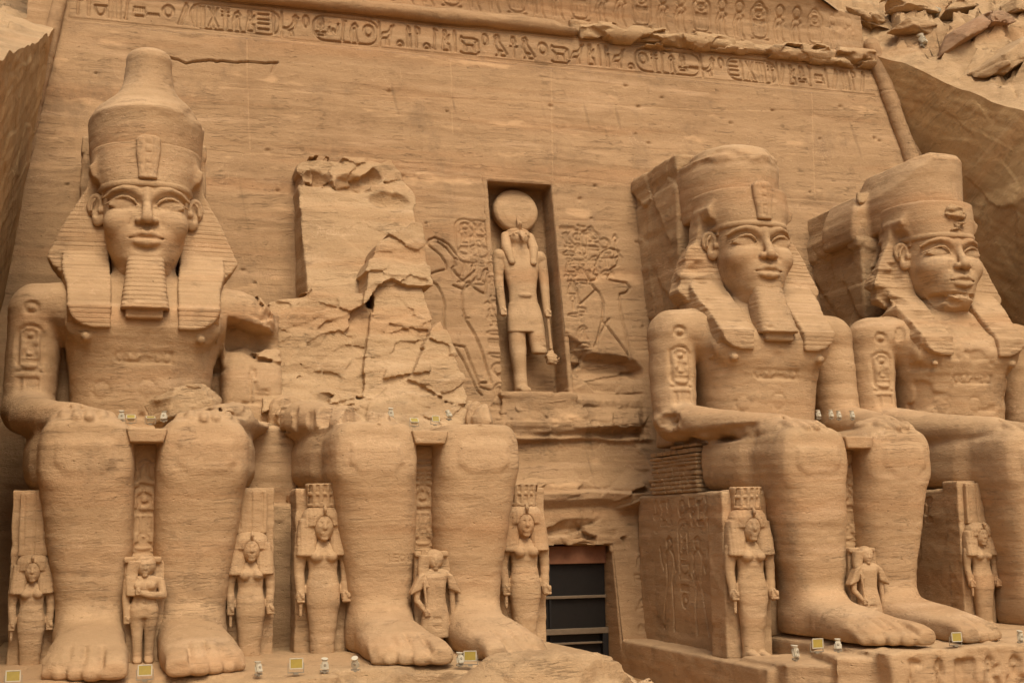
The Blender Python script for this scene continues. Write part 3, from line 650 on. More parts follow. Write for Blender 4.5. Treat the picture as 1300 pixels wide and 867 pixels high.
def groove(segs, w, dep, t=0.0):
    for s in segs:
        q = sub([s], w*1.6); d = segdist([s], FU[q], FW_[q]); k = np.clip(1.4-d/w, 0, 1)
        G[q] = np.maximum(G[q], dep*k); T[q] += t*k*(np.abs(T[q]+t*k) <= abs(t)) if t else 0
G = np.zeros_like(H)
groove([s for s, _ in pan], .045, .15); groove(gl, .045, .09); groove(faint, .06, .035); groove(jamb, .06, .06)
for pth, w, dp in cracks: groove(pl(pth), w, dp)
for pth in joints: groove(pl(pth), .025, .02, .28)
H -= G
def inpoly(P, u, w, soft=.15):
    P = np.array(P); d = segdist(pl([tuple(p) for p in P], True), u, w); s = np.ones(np.shape(u), bool); s[:] = False
    for i in range(len(P)):
        a, b = P[i], P[i-1]
        c = ((a[1] > w) != (b[1] > w)) & (u < (b[0]-a[0])*(w-a[1])/(b[1]-a[1]+1e-12)+a[0]); s ^= c
    return np.clip(np.where(s, d, -d)/soft*.5+.5, 0, 1)
wob = .35*fbm(FU*.9, 0*FU, FW_*.9, 3, 21)
cr = crag(FU, 0*FU, FW_, 1.3, 31)*.5+.55*facets(FU, FW_, 1.5, 12, .12, .45, .7, .3)
# broken rock below the two king panels and round the foot of the niche
recess = inpoly(pxF([(636, 478), (640, 520), (628, 545), (625, 560), (810, 545), (812, 470), (798, 458), (745, 452), (720, 430), (715, 440), (690, 455), (660, 480)]), FU+wob*.5, FW_+wob*.5, .2)
H += recess*(-.75+.55*np.clip((10.6-FW_)/.5, 0, 1)+.45*np.clip((9.6-FW_)/.35, 0, 1)+.35*np.clip((8.9-FW_)/.9, 0, 1)-.25*np.clip((8.2-FW_)/.6, 0, 1)+cr*.30)
ledge = np.clip((FU-14.6)/.8, 0, 1)*np.clip((22.6-FU)/.5, 0, 1)
zl = FW_+.12*wob+.18*vnoise(FU*.7, 0*FU, 0*FU, 40)
H += ledge*(.5*np.clip((5.12-zl)/.12, 0, 1)*np.clip((zl-4.2)/.5, .25, 1)+.35*np.exp(-((zl-5.3)/.45)**2)*np.clip(cr+.35, 0, 1)+.22*np.exp(-((zl-7.4)/.12)**2))
H += ledge*.25*np.exp(-((zl-8.3)/.35)**2)*(.4+cr)
lint = np.clip((FU-15)/.6, 0, 1)*np.clip((20.8-FU)/.5, 0, 1)*np.clip((zl-2.6)/.2, 0, 1)*np.clip((3.9-zl)/.5, 0, 1)
H -= lint*np.clip(cr*1.0+.22, 0, .8)*.8
corner = inpoly(pxF([(800, 560), (822, 580), (838, 600), (838, 640), (790, 640), (786, 625), (810, 600)]), FU, FW_, .5); H += corner*(.7+cr*.5)
# scattered small hollows and knocks
for i in range(70):
    x, z = random.uniform(-4, 38), random.uniform(12, 25.5); r = random.uniform(.06, .14)
    q = sub([((x, z), (x, z))], r*2.5); H[q] -= .12*np.exp(-(((FU[q]-x)/r)**2+((FW_[q]-z)/(r*.7))**2))
scar = fbm(FU*.5, 0*FU, FW_*1.6, 4, 61); T += np.clip((scar-.33)*3, 0, .5)
streak = fbm(FU*2.4+.4*FW_, 0*FU, FW_*.25, 3, 66); T -= np.clip((streak-.42)*2, 0, .3)
HIT = (FU > NX0) & (FU < NX1) & (FW_ > NZ0) & (FW_ < NZ1)
DIT = (FU > DX0) & (FU < DX1+.0) & (FW_ < DZ1+.12*wob)
fac = thing('temple_facade', 'tall leaning sandstone temple front cut from the cliff behind the four seated giants', 'facade', (17.1, 10, -.3))
FBASE = (17.1, 10, -.3)
def facfn(u, w): return (u, facY(w)-H, w)
keep = ~(HIT | DIT)
grid_mesh('wall', facfn, FX, FZ, STW, fac, keep=lambda u, w: keep, tint=lambda u, w: T, base=FBASE)

# visitors' names scratched into the wall, on a finer sheet
def name_sheet(segs, plate, x0, x1, z0, z1, lab):
    global FX, FZ, FU, FW_, G, T
    keepv = (FX, FZ, FU, FW_, G, T); FX = np.arange(x0, x1, .017); FZ = np.arange(z0, z1, .017); FU, FW_ = np.meshgrid(FX, FZ, indexing='ij'); G = np.zeros_like(FU); T = np.zeros_like(FU)
    groove(segs, .022, .045, -.7)
    if plate: groove(plate, .016, .025, -.3)
    h = base_h(FU, FW_)-G; t_ = T; grid_mesh('scratched_name', lambda u, w: (u, facY(w)-h-.006, w), FX, FZ, STW, fac, tint=lambda u, w: t_, base=FBASE)['label'] = lab
    FX, FZ, FU, FW_, G, T = keepv
a, b = PA
name_sheet(graf, plate, a[0]-.1, b[0]+.08, a[2]-.1, b[2]+.1, 'boxed name scratched in the wall')
name_sheet(fels, None, atF(301, 331)[0]-.1, atF(301, 331)[0]+1.2, atF(301, 331)[2]-.12, atF(301, 331)[2]+.4, 'faint letters scratched in the wall')

# hieroglyph band along the top, on a finer sheet
BX = np.arange(-5.0, 39.6, .032); BZ = np.arange(26.0, 28.35, .032); BU, BW = np.meshgrid(BX, BZ, indexing='ij')
FXs, FZs, FUs, FWs, Gs, Ts = FX, FZ, FU, FW_, G, T
FX, FZ, FU, FW_ = BX, BZ, BU, BW; G = np.zeros_like(BU); T = np.zeros_like(BU)
def bandz(x): return 26.28+0*x
row = ['flag', 'reed', 'basket', 'strokes', 'was', 'mn', 'water', 'sun', 'blade', '(', 'strokes', 'star', 'djed', 'cobra', 'sit', 'bars', 'reed', ')', 'duck', 'disc', '(', 'loop', 'snake', 'was', 'cobra', 'sun', ')', 'wing', 'bread', 'crook', 'flag', 'bread', 'was', 'sit', 'reed', 'bull', 'disc', 'falcon', 'ankh', 'falcon', 'sun', 'bull', 'wing', 'sit', 'reed', 'crook', 'wing', 'bread', '(', 'sun', 'djed', 'was', 'cobra', 'loop', 'water', ')', 'duck', 'disc', '(', 'bars', 'reed', 'star', 'strokes', 'djed', ')', 'blade', 'sit', 'loop', 'was', 'mn', 'reed', 'blade', 'strokes', 'flag', 'blade']
x = -3.0; segs = []; x0 = None
wid = {'bull': 1.15, 'duck': 1.0, 'falcon': .95, 'wing': .9, 'sun': .8, 'reed': .36, 'was': .42, 'flag': .42, 'crook': .42, 'djed': .5, 'blade': .6, 'strokes': .7, 'bread': .45, 'ankh': .6}
tot = sum(.12 if c in '()' else wid.get(c, .62)+.1 for c in row); kx = (37.3+3.0)/tot
for c in row:
    if c == '(': x0 = x; x += .12*kx; continue
    if c == ')': segs += cart(x0, 26.32, x-x0+.05, 1.30); x += .12*kx; continue
    w = wid.get(c, .62)*kx; hh = {'bread': .4, 'water': .7, 'sun': .85}.get(c, 1.12); zz = 26.40 if c in ('bread',) else (26.62 if c == 'sun' else 26.42)
    segs += sign(c, x, zz, w, hh if x0 is None else hh); x += w+.1*kx
groove(segs, .055, .12)
groove([((-3.3, 26.14), (37.6, 26.14)), ((-3.3, 26.22), (37.6, 26.22)), ((-3.3, 27.72), (37.6, 27.72)), ((-3.3, 27.84), (37.6, 27.84)), ((-3.3, 26.14), (-3.3, 27.8))], .035, .04)
HB = base_h(BU, BW)-G
grid_mesh('hieroglyph_band', lambda u, w: (u, facY(w)-HB-.003, w), BX, BZ, STW, fac, base=FBASE)['label'] = 'long row of deep cut hieroglyphs and name rings under the roll moulding'
# the cornice above: signs of rearing cobras with sun discs between name rings, leaning out towards its broken lip
CX = np.arange(8.0, 37.5, .045); CZ = np.arange(28.3, 32.05, .045); CU, CW = np.meshgrid(CX, CZ, indexing='ij')
FX, FZ, FU, FW_ = CX, CZ, CU, CW; G = np.zeros_like(CU); T = np.zeros_like(CU)
segs = []; x = 8.4
while x < 35.6:
    segs += sign('cobra', x, 28.75, .95, 1.75)+sign('disc', x+.05, 29.6, .85, 1.2)+sign('cobra', x+1.0, 28.75, .95, 1.75)+sign('disc', x+1.05, 29.6, .85, 1.2)
    segs += cart(x+2.15, 28.9, .95, 1.75, True)+column(x+2.3, 30.5, .65, ['sun', 'bars', 'strokes'], .05, .8)+sign('disc', x+2.1, 29.75, 1.0, 1.1); x += 3.35
groove(segs, .055, .09)
fade = np.clip((36.2-CU)/2.5, 0, 1)
def corn(u, w): return .1+1.15*np.clip((w-28.6)/3.1, 0, 1)**2
HC = base_h(CU, CW)-G*(.35+.65*fade)+.12*crag(CU, 0*CU, CW, .8, 3)*(1-fade)
zt = 31.75-.35*np.clip((CU-33.0)/2, 0, 4)+.25*fbm(CU*.5, 0*CU, 0*CU, 3, 8)
grid_mesh('cobra_frieze', lambda u, w: (u, facY(w)-HC-corn(u, w)*np.clip((36.5-u)/2.5, .25, 1), w), CX, CZ, STW, fac, keep=lambda u, w: w < zt, tint=lambda u, w: -np.clip(fbm(u*.4, 0*u, w*1.5, 3, 77)-.1, 0, .25), base=FBASE)['label'] = 'band of carved cobras and name rings leaning out at the top'
FX, FZ, FU, FW_, G, T = FXs, FZs, FUs, FWs, Gs, Ts

# roll moulding between band and cornice, broken away towards the right
def roll(x0, x1, seed, brk=.0, r=.36, zc=28.22, end=0.0):
    v = Vol((x0-.2, 13.9, 27.4), (x1+.2, 16.6, 29.1), .065)
    v.add(cap((x0, facY(zc)-.22, zc), (x1, facY(zc)-.22, zc), r))
    v.rough((x0-.2, 13.9, 27.4), (x1+.2, 16.6, 29.1), lambda X, Y, Z: brk*np.maximum(crag(X+seed, Y*1.3, Z, .9, seed)*.5+.5*facets(X[:, 0, :], Z[:, 0, :], 1.1, seed, .1, .4)[:, None, :]+.25+.5*vnoise(X*.35, 0*Y, 0*Z, seed), 0)+.05*fbm(X*.8, Y, Z*2, 2, seed)+end*np.clip((X-x1+1.0), 0, 2)*(.4+.4*np.sign(Z-zc)))
    return v
carve('roll_moulding', roll(-3.6, 20.5, 1, .04, end=.5), STW, fac, FBASE, .012, label='smooth rounded roll moulding')
carve('roll_moulding', roll(21.0, 27.6, 4, .85, .55, 28.2), STR, fac, FBASE, .02, label='shattered stretch of the roll moulding')
carve('roll_moulding', roll(27.3, 33.6, 6, .33, .5, 28.25), STR, fac, FBASE, .02, label='cracked stretch of the roll moulding')
carve('roll_moulding', roll(33.4, 37.6, 9, .8, .5, 28.3), STR, fac, FBASE, .02, label='worn stump of the roll moulding')
v = Vol((20.3, 14.2, 26.9), (37.8, 16.6, 28.8), .075)
v.add(box((20.5, 15.0, 27.95), (37.6, 16.4, 28.5), .1)); v.rough((20, 14, 26.9), (38, 16.6, 29), lambda X, Y, Z: .15*crag(X, Y, Z, 1.0, 12)+.25*facets(X[:, 0, :], Z[:, 0, :], 1.3, 12, .1, .4)[:, None, :])
carve('cornice_ledge', v, STR, fac, FBASE, .02)
# corner mouldings
def torus_bar(p, q, r, seed):
    v = Vol(np.minimum(p, q)-r-.2, np.maximum(p, q)+r+.2, .07); v.add(cap(p, q, r))
    v.rough(v.lo, v.lo+v.n*v.h, lambda X, Y, Z: .05*fbm(X, Y, Z*1.2, 3, seed)+.05*np.clip(np.abs(np.mod(Z+.3*vnoise(X*0, Y*0, Z, seed), 2.3)-1.15)*-30+1, 0, 1)); return v
def tp(px, py, off): a = atF(px, py, off); return a
carve('corner_moulding', torus_bar(tp(77, -4, .15), tp(-12, 380, .15), .30, 3), STW, fac, FBASE, .015)
carve('corner_moulding', torus_bar(tp(1106, 58, .15), tp(1170, 240, .15), .42, 5), STW, fac, FBASE, .015)
# niche and doorway: reveals cut back into the rock
def slab(v, *a): v.add(box(*a))
ny = facY(NZ0)+1.9
v = Vol((NX0-.4, 10.6, NZ0-1.2), (NX1+.4, 15.2, NZ1+.4), .075)
v.add(prism([(facY(NZ0)-.1+1.75, NZ0-1), (facY(NZ1)+1.5, NZ1+.3), (facY(NZ1)+1.9, NZ1+.3), (facY(NZ0)+2.2, NZ0-1)], 0, NX0-.3, NX1+.3, .02))
for xa, xb in ((NX0-.25, NX0-.0), (NX1+.0, NX1+.25)):
    v.add(prism([(facY(NZ0)+.02, NZ0-.5), (facY(NZ1)+.02, NZ1+.25), (facY(NZ1)+1.6, NZ1+.25), (facY(NZ0)+1.9, NZ0-.5)], 0, xa, xb, .02))
v.add(box((NX0-.25, facY(NZ1)+.03, NZ1), (NX1+.25, facY(NZ1)+1.8, NZ1+.25), .02))
v.add(box((NX0-.2, facY(NZ0)-.35, NZ0-1.0), (NX1+.2, facY(NZ0)+1.9, NZ0+.0), .05)); v.rough((NX0-.4, 10.6, NZ0-1.2), (NX1+.4, 12.2, NZ0+.2), lambda X, Y, Z: .25*np.maximum(crag(X, Y, Z, .7, 4), -.2))
carve('niche', v, STW, fac, FBASE, .012, label='tall shadowed recess over the doorway')
v = Vol((DX0-.5, 9.0, -3.0), (DX1+.5, 12.6, DZ1+.6), .075)
v.add(prism([(facY(-3)+.03, -3), (facY(DZ1)+.03, DZ1+.2), (12.3, DZ1+.2), (12.3, -3)], 0, DX1+.0, DX1+.3, .02))
v.add(prism([(facY(-3)+.03, -3), (facY(DZ1)+.03, DZ1+.2), (12.3, DZ1+.2), (12.3, -3)], 0, DX0-.3, DX0, .02))
v.add(box((DX0-.3, facY(DZ1)+.1, DZ1+.0), (DX1+.3, 12.3, DZ1+.3), .03)); v.rough((DX0, 9, DZ1-.3), (DX1+.4, 12.6, DZ1+.6), lambda X, Y, Z: .25*crag(X, Y, Z, .7, 14))
carve('doorway', v, STW, fac, FBASE, .012)

# ------------------------------------------------------------------ side walls of the cutting and the natural cliff round it
def xL(z, y=0): return -3.75-.12*(26-z)
def xR(z, y=15.0): return np.where(z > 20, 38.35+.36*(26.5-z), 40.69+.12*(20-z))+.06*np.clip(15-y, 0, 12)*np.maximum(z-19, 0)
def zedgeL(y): return 19.3+.445*(y-.76)
def zedgeR(y): return 29.6-.74*(16.4-y)
def sidewall(name, fx, ze, y0, y1, sgn, label, seed):
    t = thing(name, label, 'rock wall', (float(fx(np.array(0.), np.array(0.))), y0, GZ))
    S = np.linspace(0, 1, 330); Yg = np.arange(y0, y1, .09)
    def fn(u, w):
        ye = w; zt_ = np.maximum(ze(ye)+.3*fbm(ye*.5, 0*ye, 0*ye, 3, seed)+.12*fbm(ye*1.3, 0*ye, 0*ye, 2, seed+1), GZ+1)
        z = GZ+(zt_-GZ)*u
        n = crag(0*z, ye*.6+z*.25, z-.45*ye, 1.1, seed)*.04+.06*fbm(0*z, ye*.3, z*.3, 3, seed+2)+.02*vnoise(0*z, ye*.4+z*.2, (z-.7*ye)*3.0, seed+4)+.03*facets(ye, z, 2.6, seed, .6, .5)+.10*np.clip((u-.9)/.1, 0, 1)*crag(0*z, ye, z, .6, seed+8)
        return fx(z, ye+0*z)-sgn*n*np.clip((1-u)/.02, 0, 1), ye+0*z, z
    grid_mesh('rock_face', fn, S, Yg, STC, t, base=(float(fx(np.array(0.), np.array(0.))), y0, GZ)); return t
sidewall('cutting_wall', xL, zedgeL, -14, 20, -1, 'rough rock wall at the left edge, beside the crowned leftmost giant', 3)
sidewall('cutting_wall', xR, zedgeR, -14, 19, 1, 'dark rough sloping rock wall at the right edge, behind the rightmost giant', 7)
def terr(x, y, z):
    b = z*1.1+.5*fbm(x*.2, y*.2, 0*z, 2, 57); st = (np.clip((b-np.floor(b))*3-1, 0, 1)+np.floor(b)-b+.5)*.75
    c = crag(x, y*.8, z*.8, 2.6, 51)*1.3+crag(x, y, z, .9, 55)*.5+st
    return c
cl = []
def cliffpatch(us, vs, fn, keepf=None):
    U, W = np.meshgrid(us, vs, indexing='ij'); P = np.stack(np.broadcast_arrays(*fn(U, W)), -1); n, m = U.shape; I = np.arange(n*m).reshape(n, m)
    Q = np.stack([I[:-1, :-1], I[1:, :-1], I[1:, 1:], I[:-1, 1:]], -1)
    if keepf is not None:
        k = keepf(U, W); Q = Q[k[:-1, :-1] & k[1:, :-1] & k[1:, 1:] & k[:-1, 1:]]
    cl.append((P.reshape(-1, 3), Q.reshape(-1, 4)))
def fr(U, W):                                                # right: U = distance out from the wall's top edge, W = y
    z0 = zedgeR(W)+.3*fbm(W*.5, 0*W, 0*W, 3, 7)+.12*fbm(W*1.3, 0*W, 0*W, 2, 8); x0 = xR(z0, W); k = np.clip((U-.3)/2.0, 0, 1); e = np.clip(U/.3, 0, 1)
    z = z0+.5*U-.02; return x0+U, W+0*U, z+k*(.95*facets(x0+U-.6*W, W+.3*U, 2.6, 5, .5, .55, .9, .3, -.15)+.4*facets(x0+U-.6*W, W+.3*U, 1.1, 15, .5, .55, .9, .3, -.1)+.3*terr(x0+U, W, z))+np.clip((U-.2)/.8, 0, 1)*(.12*facets(U, W, .9, 8, .3, .5)+.10*crag(x0+U, W, z, 1.0, 5))
cliffpatch(np.r_[np.arange(0, 9, .1), np.linspace(9, 60, 60)], np.arange(-14, 45, .14), fr)
def flf(U, W):
    z0 = np.maximum(zedgeL(W)+.3*fbm(W*.5, 0*W, 0*W, 3, 3)+.12*fbm(W*1.3, 0*W, 0*W, 2, 4), GZ+1); x0 = xL(z0); k = np.clip((U-.3)/2.0, 0, 1); e = np.clip(U/.3, 0, 1)
    z = z0+.2*U-.02; return x0-U, W+0*U, z+np.clip((U-.5)/2.0, 0, 1)*(.4*facets(x0-U, W, 2.6, 6, .4, .55)+.15*facets(U, W, .9, 9, .3, .5))+.12*np.clip(U, 0, 1)*fbm(x0-U, W, z, 3, 5)
cliffpatch(np.r_[np.arange(0, 9, .12), np.linspace(9, 60, 40)], np.arange(-14, 45, .16), flf)
def ft(U, W):                                                # above the cornice: U = x, W = run back from the lip
    z = 31.6+.9*W-.35*np.clip((U-33.0)/2, 0, 4)*np.clip(1-W*.4, 0, 1); y = facY(31.6)-1.05*np.clip((36.8-U)/2.0, .1, 1)+W
    return U+0*W, y-.3*np.clip(W/.5, 0, 1)*crag(U, 0*U, z, .8, 6), z+(terr(U, y, z)*.4+.6*facets(U, W, 2.2, 7, .2, .5, .8, .3, -.4))*np.clip(W/2, 0, 1)
cliffpatch(np.arange(-6, 42, .12), np.r_[np.arange(0, 8, .12), np.linspace(8, 40, 40)], ft)
# the strip between the end of the cornice and the right corner
def fs(U, W):
    y = facY(28.4)-.12-.0*U+(W-28.3)*.55; return U+0*W, y-.2*crag(U, 0*U, W, 1.0, 16)-.35*facets(U, W, 1.1, 11, .3, .5, .7, .3, -.4)-.1, W
cliffpatch(np.arange(35.4, 40.5, .09), np.arange(28.2, 33.0, .09), fs)
off = 0; VV = []; QQ = []
for P, Q in cl: VV.append(P); QQ.append(Q+off); off += len(P)
CLIFFV, CLIFFQ = np.concatenate(VV), np.concatenate(QQ)
c = link('cliff', meshdata('cliff', CLIFFV, CLIFFQ, STR, sharp=40)); tag(c, kind='structure')
def fz(X, Z, *a, **k): return facets(X[:, 0, :], Z[:, 0, :], *a, **k)[:, None, :]
# ------------------------------------------------------------------ put the four colossi in their places
SX = [0.0, 9.0, 25.13, 34.65]
PZ = -.27                                                    # top of the pedestals
LOW = Vol((-5.1, -7.0, -.6), (5.1, 9.2, 13.9), .078); legs(LOW); 
FULL = LOW.copy(); torso(FULL); arms_hands(FULL)
HEAD = head_vol()
def body(name, vol, X, parent, head=None, seed=0):
    vol.clipz(PZ)
    V, Q = vol.net(); V = weather(V, Q, np.array((X, 0, 0)), .022, seed)
    if head is not None:
        V2, Q2 = head.net(); V2 = weather(V2, Q2, np.array((X, 0, 0)), .009, seed); Q = np.concatenate([Q, Q2+len(V)]); V = np.concatenate([V, V2])
    return link(name, meshdata(name, V-np.array((0, 0, PZ)), Q, ST), parent)
B0 = (0, 0, PZ)
LAB = ['complete seated giant in a tall peaked double crown, leftmost of the four',
       'broken seated giant whose upper body is gone, only legs and a rock stump left',
       'bearded seated giant in a flat topped crown, just right of the doorway',
       'beardless seated giant with a broken crown at the right edge']
COLO = [thing('colossal_statue', LAB[i], 'statue', (SX[i], 0, PZ-(.08 if i > 1 else 0)), 'seated colossi along the temple front') for i in range(4)]
# --- 1: complete, the arm on the viewer's right knocked off below the shoulder
v = FULL.copy()
v.rough((2.95, 1.5, 7.55), (5.1, 8.6, 11.75), lambda X, Y, Z: np.clip((X-2.95)/.2, 0, 1)*np.clip((11.5-.25*(X-3)-Z)/.25, 0, 1)*np.clip(1.45-np.abs(Y-4.2)*.15+.5*np.clip((10.4-Z), -1, .25)*-1-.9*np.clip((Y-5.6)/.8, 0, 1)*np.clip((10.6-Z)/.3, 0, 1)+crag(X, Y, Z, 1.0, 2)*.55, 0, 3))
v.rough((1.0, -1.8, 7.2), (4.6, 3.2, 8.4), lambda X, Y, Z: np.clip((Z-7.30)/.1, 0, 1)*np.maximum(crag(X, Y, Z, .7, 5)+.2, 0)*.55)
v.add(loft(2, [(7.3, 4.05, 6.4, 1.2, 1.4), (9.6, 4.0, 6.6, 1.15, 1.3), (10.3, 3.95, 6.9, 1.1, 1.1)], n=4), .1); v.add(box((2.6, 6.5, 7.2), (4.9, 8.8, 11.9), .2), .2)
v.rough((2.6, 5.4, 9.6), (5.1, 8.8, 12), lambda X, Y, Z: crag(X, Y, Z, .8, 71)*.25*np.clip((Y-5.4), 0, 1))
v.rough((3.3, 4.2, 10.0), (5.2, 8.6, 12.9), lambda X, Y, Z: np.clip((X-3.6)/.6, 0, 1)*(.22*fz(X, Z, .9, 8, .3, .7)+.12*crag(X, Y, Z, .6, 9)+.06))
v.engrave(sign('crook', 3.7, 8.3, .5, 1.3)+sign('bars', 4.0, 8.3, .55, .5)+pl([(3.6, 8.3), (4.7, 8.3)]), .06, .1, 4.5, 6.4)
body('body', v, SX[0], COLO[0], HEAD, 1)
CL = cloth_vol(); CL1 = pleats(CL.copy(), .26, .02); band_edge(CL1)
carve('headcloth', CL1, STN, COLO[0], B0, .012)
v = Vol((-2.5, 4.5, 16.6), (2.5, 11.2, 22.6), .07); crown_red(v)
v.add(loft(2, [(19.1, 0, 7.6, 2.1, 2.6), (19.5, 0, 7.4, 2.0, 2.3), (19.9, 0, 7.2, 1.6, 1.7), (20.25, 0, 7.1, 1.18, 1.25), (20.7, 0, 7.05, .95, 1.0), (21.4, 0, 7.05, .88, .92), (21.85, 0, 7.0, .80, .84), (22.15, 0, 7.0, .5, .55)], n=2.1, r=.2), .1)
v.rough((-2.5, 4.5, 18.7), (2.5, 11.2, 20.2), lambda X, Y, Z: np.exp(-((Z-19.4)/.35)**2)*np.maximum(crag(X, Y, Z, .9, 6)+.1, 0)*.35)
carve('crown', v, ST, COLO[0], B0, .02)
URA = uraeus_vol(); BRD = beard_vol()
u1 = carve('cobra_ornament', URA, ST, COLO[0], B0, .012)
b1 = carve('beard', BRD, STN, COLO[0], B0, .012)
# parts every colossus shares: throne, block over the shins, inscribed strip between the legs
t1 = carve('throne', throne_vol(), ST, COLO[0], B0, .025)
def strip(X, names, seed):
    v = Vol((-.8, -1.2, -.5), (.8, 1.2, 6.5), .05); v.add(box((-.62, -.62, -.45), (.62, 1.0, 6.4), .03))
    v.engrave(column(-.42, 6.1, .84, names[:2], .15, 1.0)+cart(-.44, 3.05, .88, 2.0, True)+column(-.28, 4.9, .56, ['sun', 'mn', 'strokes', 'loop'], .06, .85)+sign('ankh', -.45, 1.95, .42, .9)+sign('blade', .02, 1.95, .42, .9), .055, .09, -1.2, .5); return v
def lapblock(v=None):
    v = Vol((-.9, -2.1, 6.2), (.9, 1, 7.0), .05); v.add(prism([(-.5, 6.38), (.5, 6.38), (.62, 6.82), (-.62, 6.82)], 1, -1.72, .6, .04)); return v
l1 = carve('lap_block', lapblock(), ST, COLO[0], B0, .012)
s1 = carve('inscribed_strip', strip(0, ['cobra', 'was'], 1), ST, COLO[0], B0, .01)
# back pillar joining each giant to the cliff
def pillar(ztop, seed, brk=.2, half=2.55, y0=8.3, hl=None):
    hl = hl or half
    v = Vol((-3.4, y0-.6, -.3), (3.4, 13.8, ztop+.8), .09); v.add(box((-hl, y0, 4), (half, 13.6, ztop), .1))
    v.rough((-3.4, y0-.6, 4), (3.4, 13.8, ztop+.8), lambda X, Y, Z: crag(X, Y, Z, 1.6, seed)*brk*.3+.6*brk*facets(Y[0, :, :], Z[0, 0, :][None, :], 2.4, seed, .9, .6, .8, .3, .2)[None]+.4*brk*facets(X[:, 0, :], Z[:, 0, :], 1.6, seed+1, .5, .6, .8)[:, None, :]+.05*fbm(X, Y, Z, 3, seed)); return v
carve('back_pillar', pillar(19.3, 3, .06, 2.45, 9.4), ST, COLO[0], B0, .02)
# --- 3 and 4 reuse heads and regalia
def reuse(o, i):
    c = o.copy(); COL.objects.link(c); c.parent = COLO[i]; return c
for i in (1, 2, 3): reuse(t1, i); reuse(l1, i)
carve('inscribed_strip', strip(9, ['mouth', 'djed'], 2), ST, COLO[1], B0, .01)
carve('inscribed_strip', strip(25, ['snake', 'cobra'], 3), ST, COLO[2], B0, .01); reuse(s1, 3)
v = FULL.copy()
v.rough((-5.1, -1.0, 6.0), (-2.6, 7, 8.3), lambda X, Y, Z: np.clip((7.5-Z)/.2, 0, 1)*np.clip((Z-6.8)/.12, 0, 1)*np.clip((4.9-Y)/.4, 0, 1)*np.clip((Y-.2)/.4, 0, 1)*np.maximum(crag(X, Y, Z, 1.3, 8)+.3, 0)*.5)
v.rough((-5.1, 3.6, 6.8), (-3.0, 7, 8.8), lambda X, Y, Z: np.exp(-((Z-7.8)/.5)**2-((Y-5.0)/.8)**2)*np.maximum(crag(X, Y, Z, .6, 9)+.3, 0)*.6)
v.cut(box((-4.6, 3.7, 4.8), (-3.05, 9.0, 6.75), .1), .1)
body('body', v, SX[2], COLO[2], HEAD, 3)
CL3 = pleats(CL.copy(), .26, .018); band_edge(CL3)
CL3.rough((-3.8, 3.6, 12.2), (-1.5, 9.4, 16.6), lambda X, Y, Z: np.clip((-1.95-X)/.4, 0, 1)*np.maximum(crag(X, Y, Z, 1.6, 11)+.15, 0)*.55)
CL3.add(box((-2.6, 6.0, 12.2), (-1.4, 8, 13.4), .2), .2)
carve('headcloth', CL3, STN, COLO[2], B0, .012)
v = Vol((-2.6, 4.5, 16.6), (2.6, 11.2, 21.2), .07); crown_red(v, 19.5, 8.05, 2.6)
v.add(loft(2, [(19.2, 0, 7.7, 2.0, 2.5), (19.9, 0, 7.7, 1.7, 2.0), (20.2, 0, 7.7, 1.1, 1.3)], n=2.2, r=.25), .1)
v.rough((-2.6, 4.5, 18.8), (2.6, 11.2, 21.2), lambda X, Y, Z: np.exp(-((Z-19.5)/.3)**2)*np.maximum(crag(X+5, Y, Z, .8, 16)+.15, 0)*.4)
carve('crown', v, ST, COLO[2], B0, .02)
u3 = reuse(u1, 2); b3 = reuse(b1, 2)
carve('back_pillar', pillar(20.2, 5, .12, 2.6, 8.6, 2.2), STR, COLO[2], B0, .02)
# --- 4: beard gone, crown broken
v = FULL.copy()
v.rough((-3.2, 3.4, 8.5), (3.2, 5.6, 12.2), lambda X, Y, Z: .09*np.clip(fbm(X*1.1, Y, Z*1.1, 3, 33)*6+.6*np.sign(X+.3)*0-.4, 0, 1))
H4 = HEAD.copy()
H4.rough((-1.2, 3.7, 12.4), (1.2, 6.2, 13.8), lambda X, Y, Z: np.clip((13.72-Z)/.15, 0, 1)*np.maximum(crag(X, Y, Z, .8, 21)+.1, 0)*.5)
body('body', v, SX[3], COLO[3], H4, 4)
CL4 = pleats(CL.copy(), .26, .015); band_edge(CL4)
CL4.rough((-3.8, 3.6, 10.4), (3.8, 9.4, 13.9), lambda X, Y, Z: np.clip((5.6-Y)/.4+np.clip((13.0-Z)/.4, 0, 1)*0, 0, 1)*np.maximum(crag(X, Y, Z, 1.6, 23)+.22*np.clip((12.4-Z), 0, 1.2)-.05, 0)*.32)
CL4.rough((-3.8, 5.6, 12.2), (-1.6, 9.4, 16.8), lambda X, Y, Z: np.clip((-1.75-X)/.4, 0, 1)*np.maximum(crag(X, Y, Z, 1.5, 24)+.2, 0)*.7)
carve('headcloth', CL4, STN, COLO[3], B0, .012)
v = Vol((-3.2, 4.5, 16.6), (2.6, 11.8, 21.2), .07); crown_red(v, 20.45, 8.05, 2.6); v.add(box((-2.9, 8.4, 16.6), (.5, 11.4, 19.3), .3), .3)
v.rough((-3.2, 4.5, 17.4), (2.6, 11.8, 21.2), lambda X, Y, Z: np.clip((Z-20.0)*.8-.75*np.minimum(X+.5, 0)*1.0+.25*np.maximum(X-1.4, 0)+crag(X, Y, Z, 1.6, 26)*.12-.05, 0, 2)*.9)
carve('crown', v, ST, COLO[3], B0, .02)
v = URA.copy(); v.rough((-1, 3.9, 16), (1, 5.7, 18.5), lambda X, Y, Z: np.maximum(crag(X, Y, Z, .5, 27)+.25, 0)*.8+np.clip((Z-17.35)*2, 0, 1))
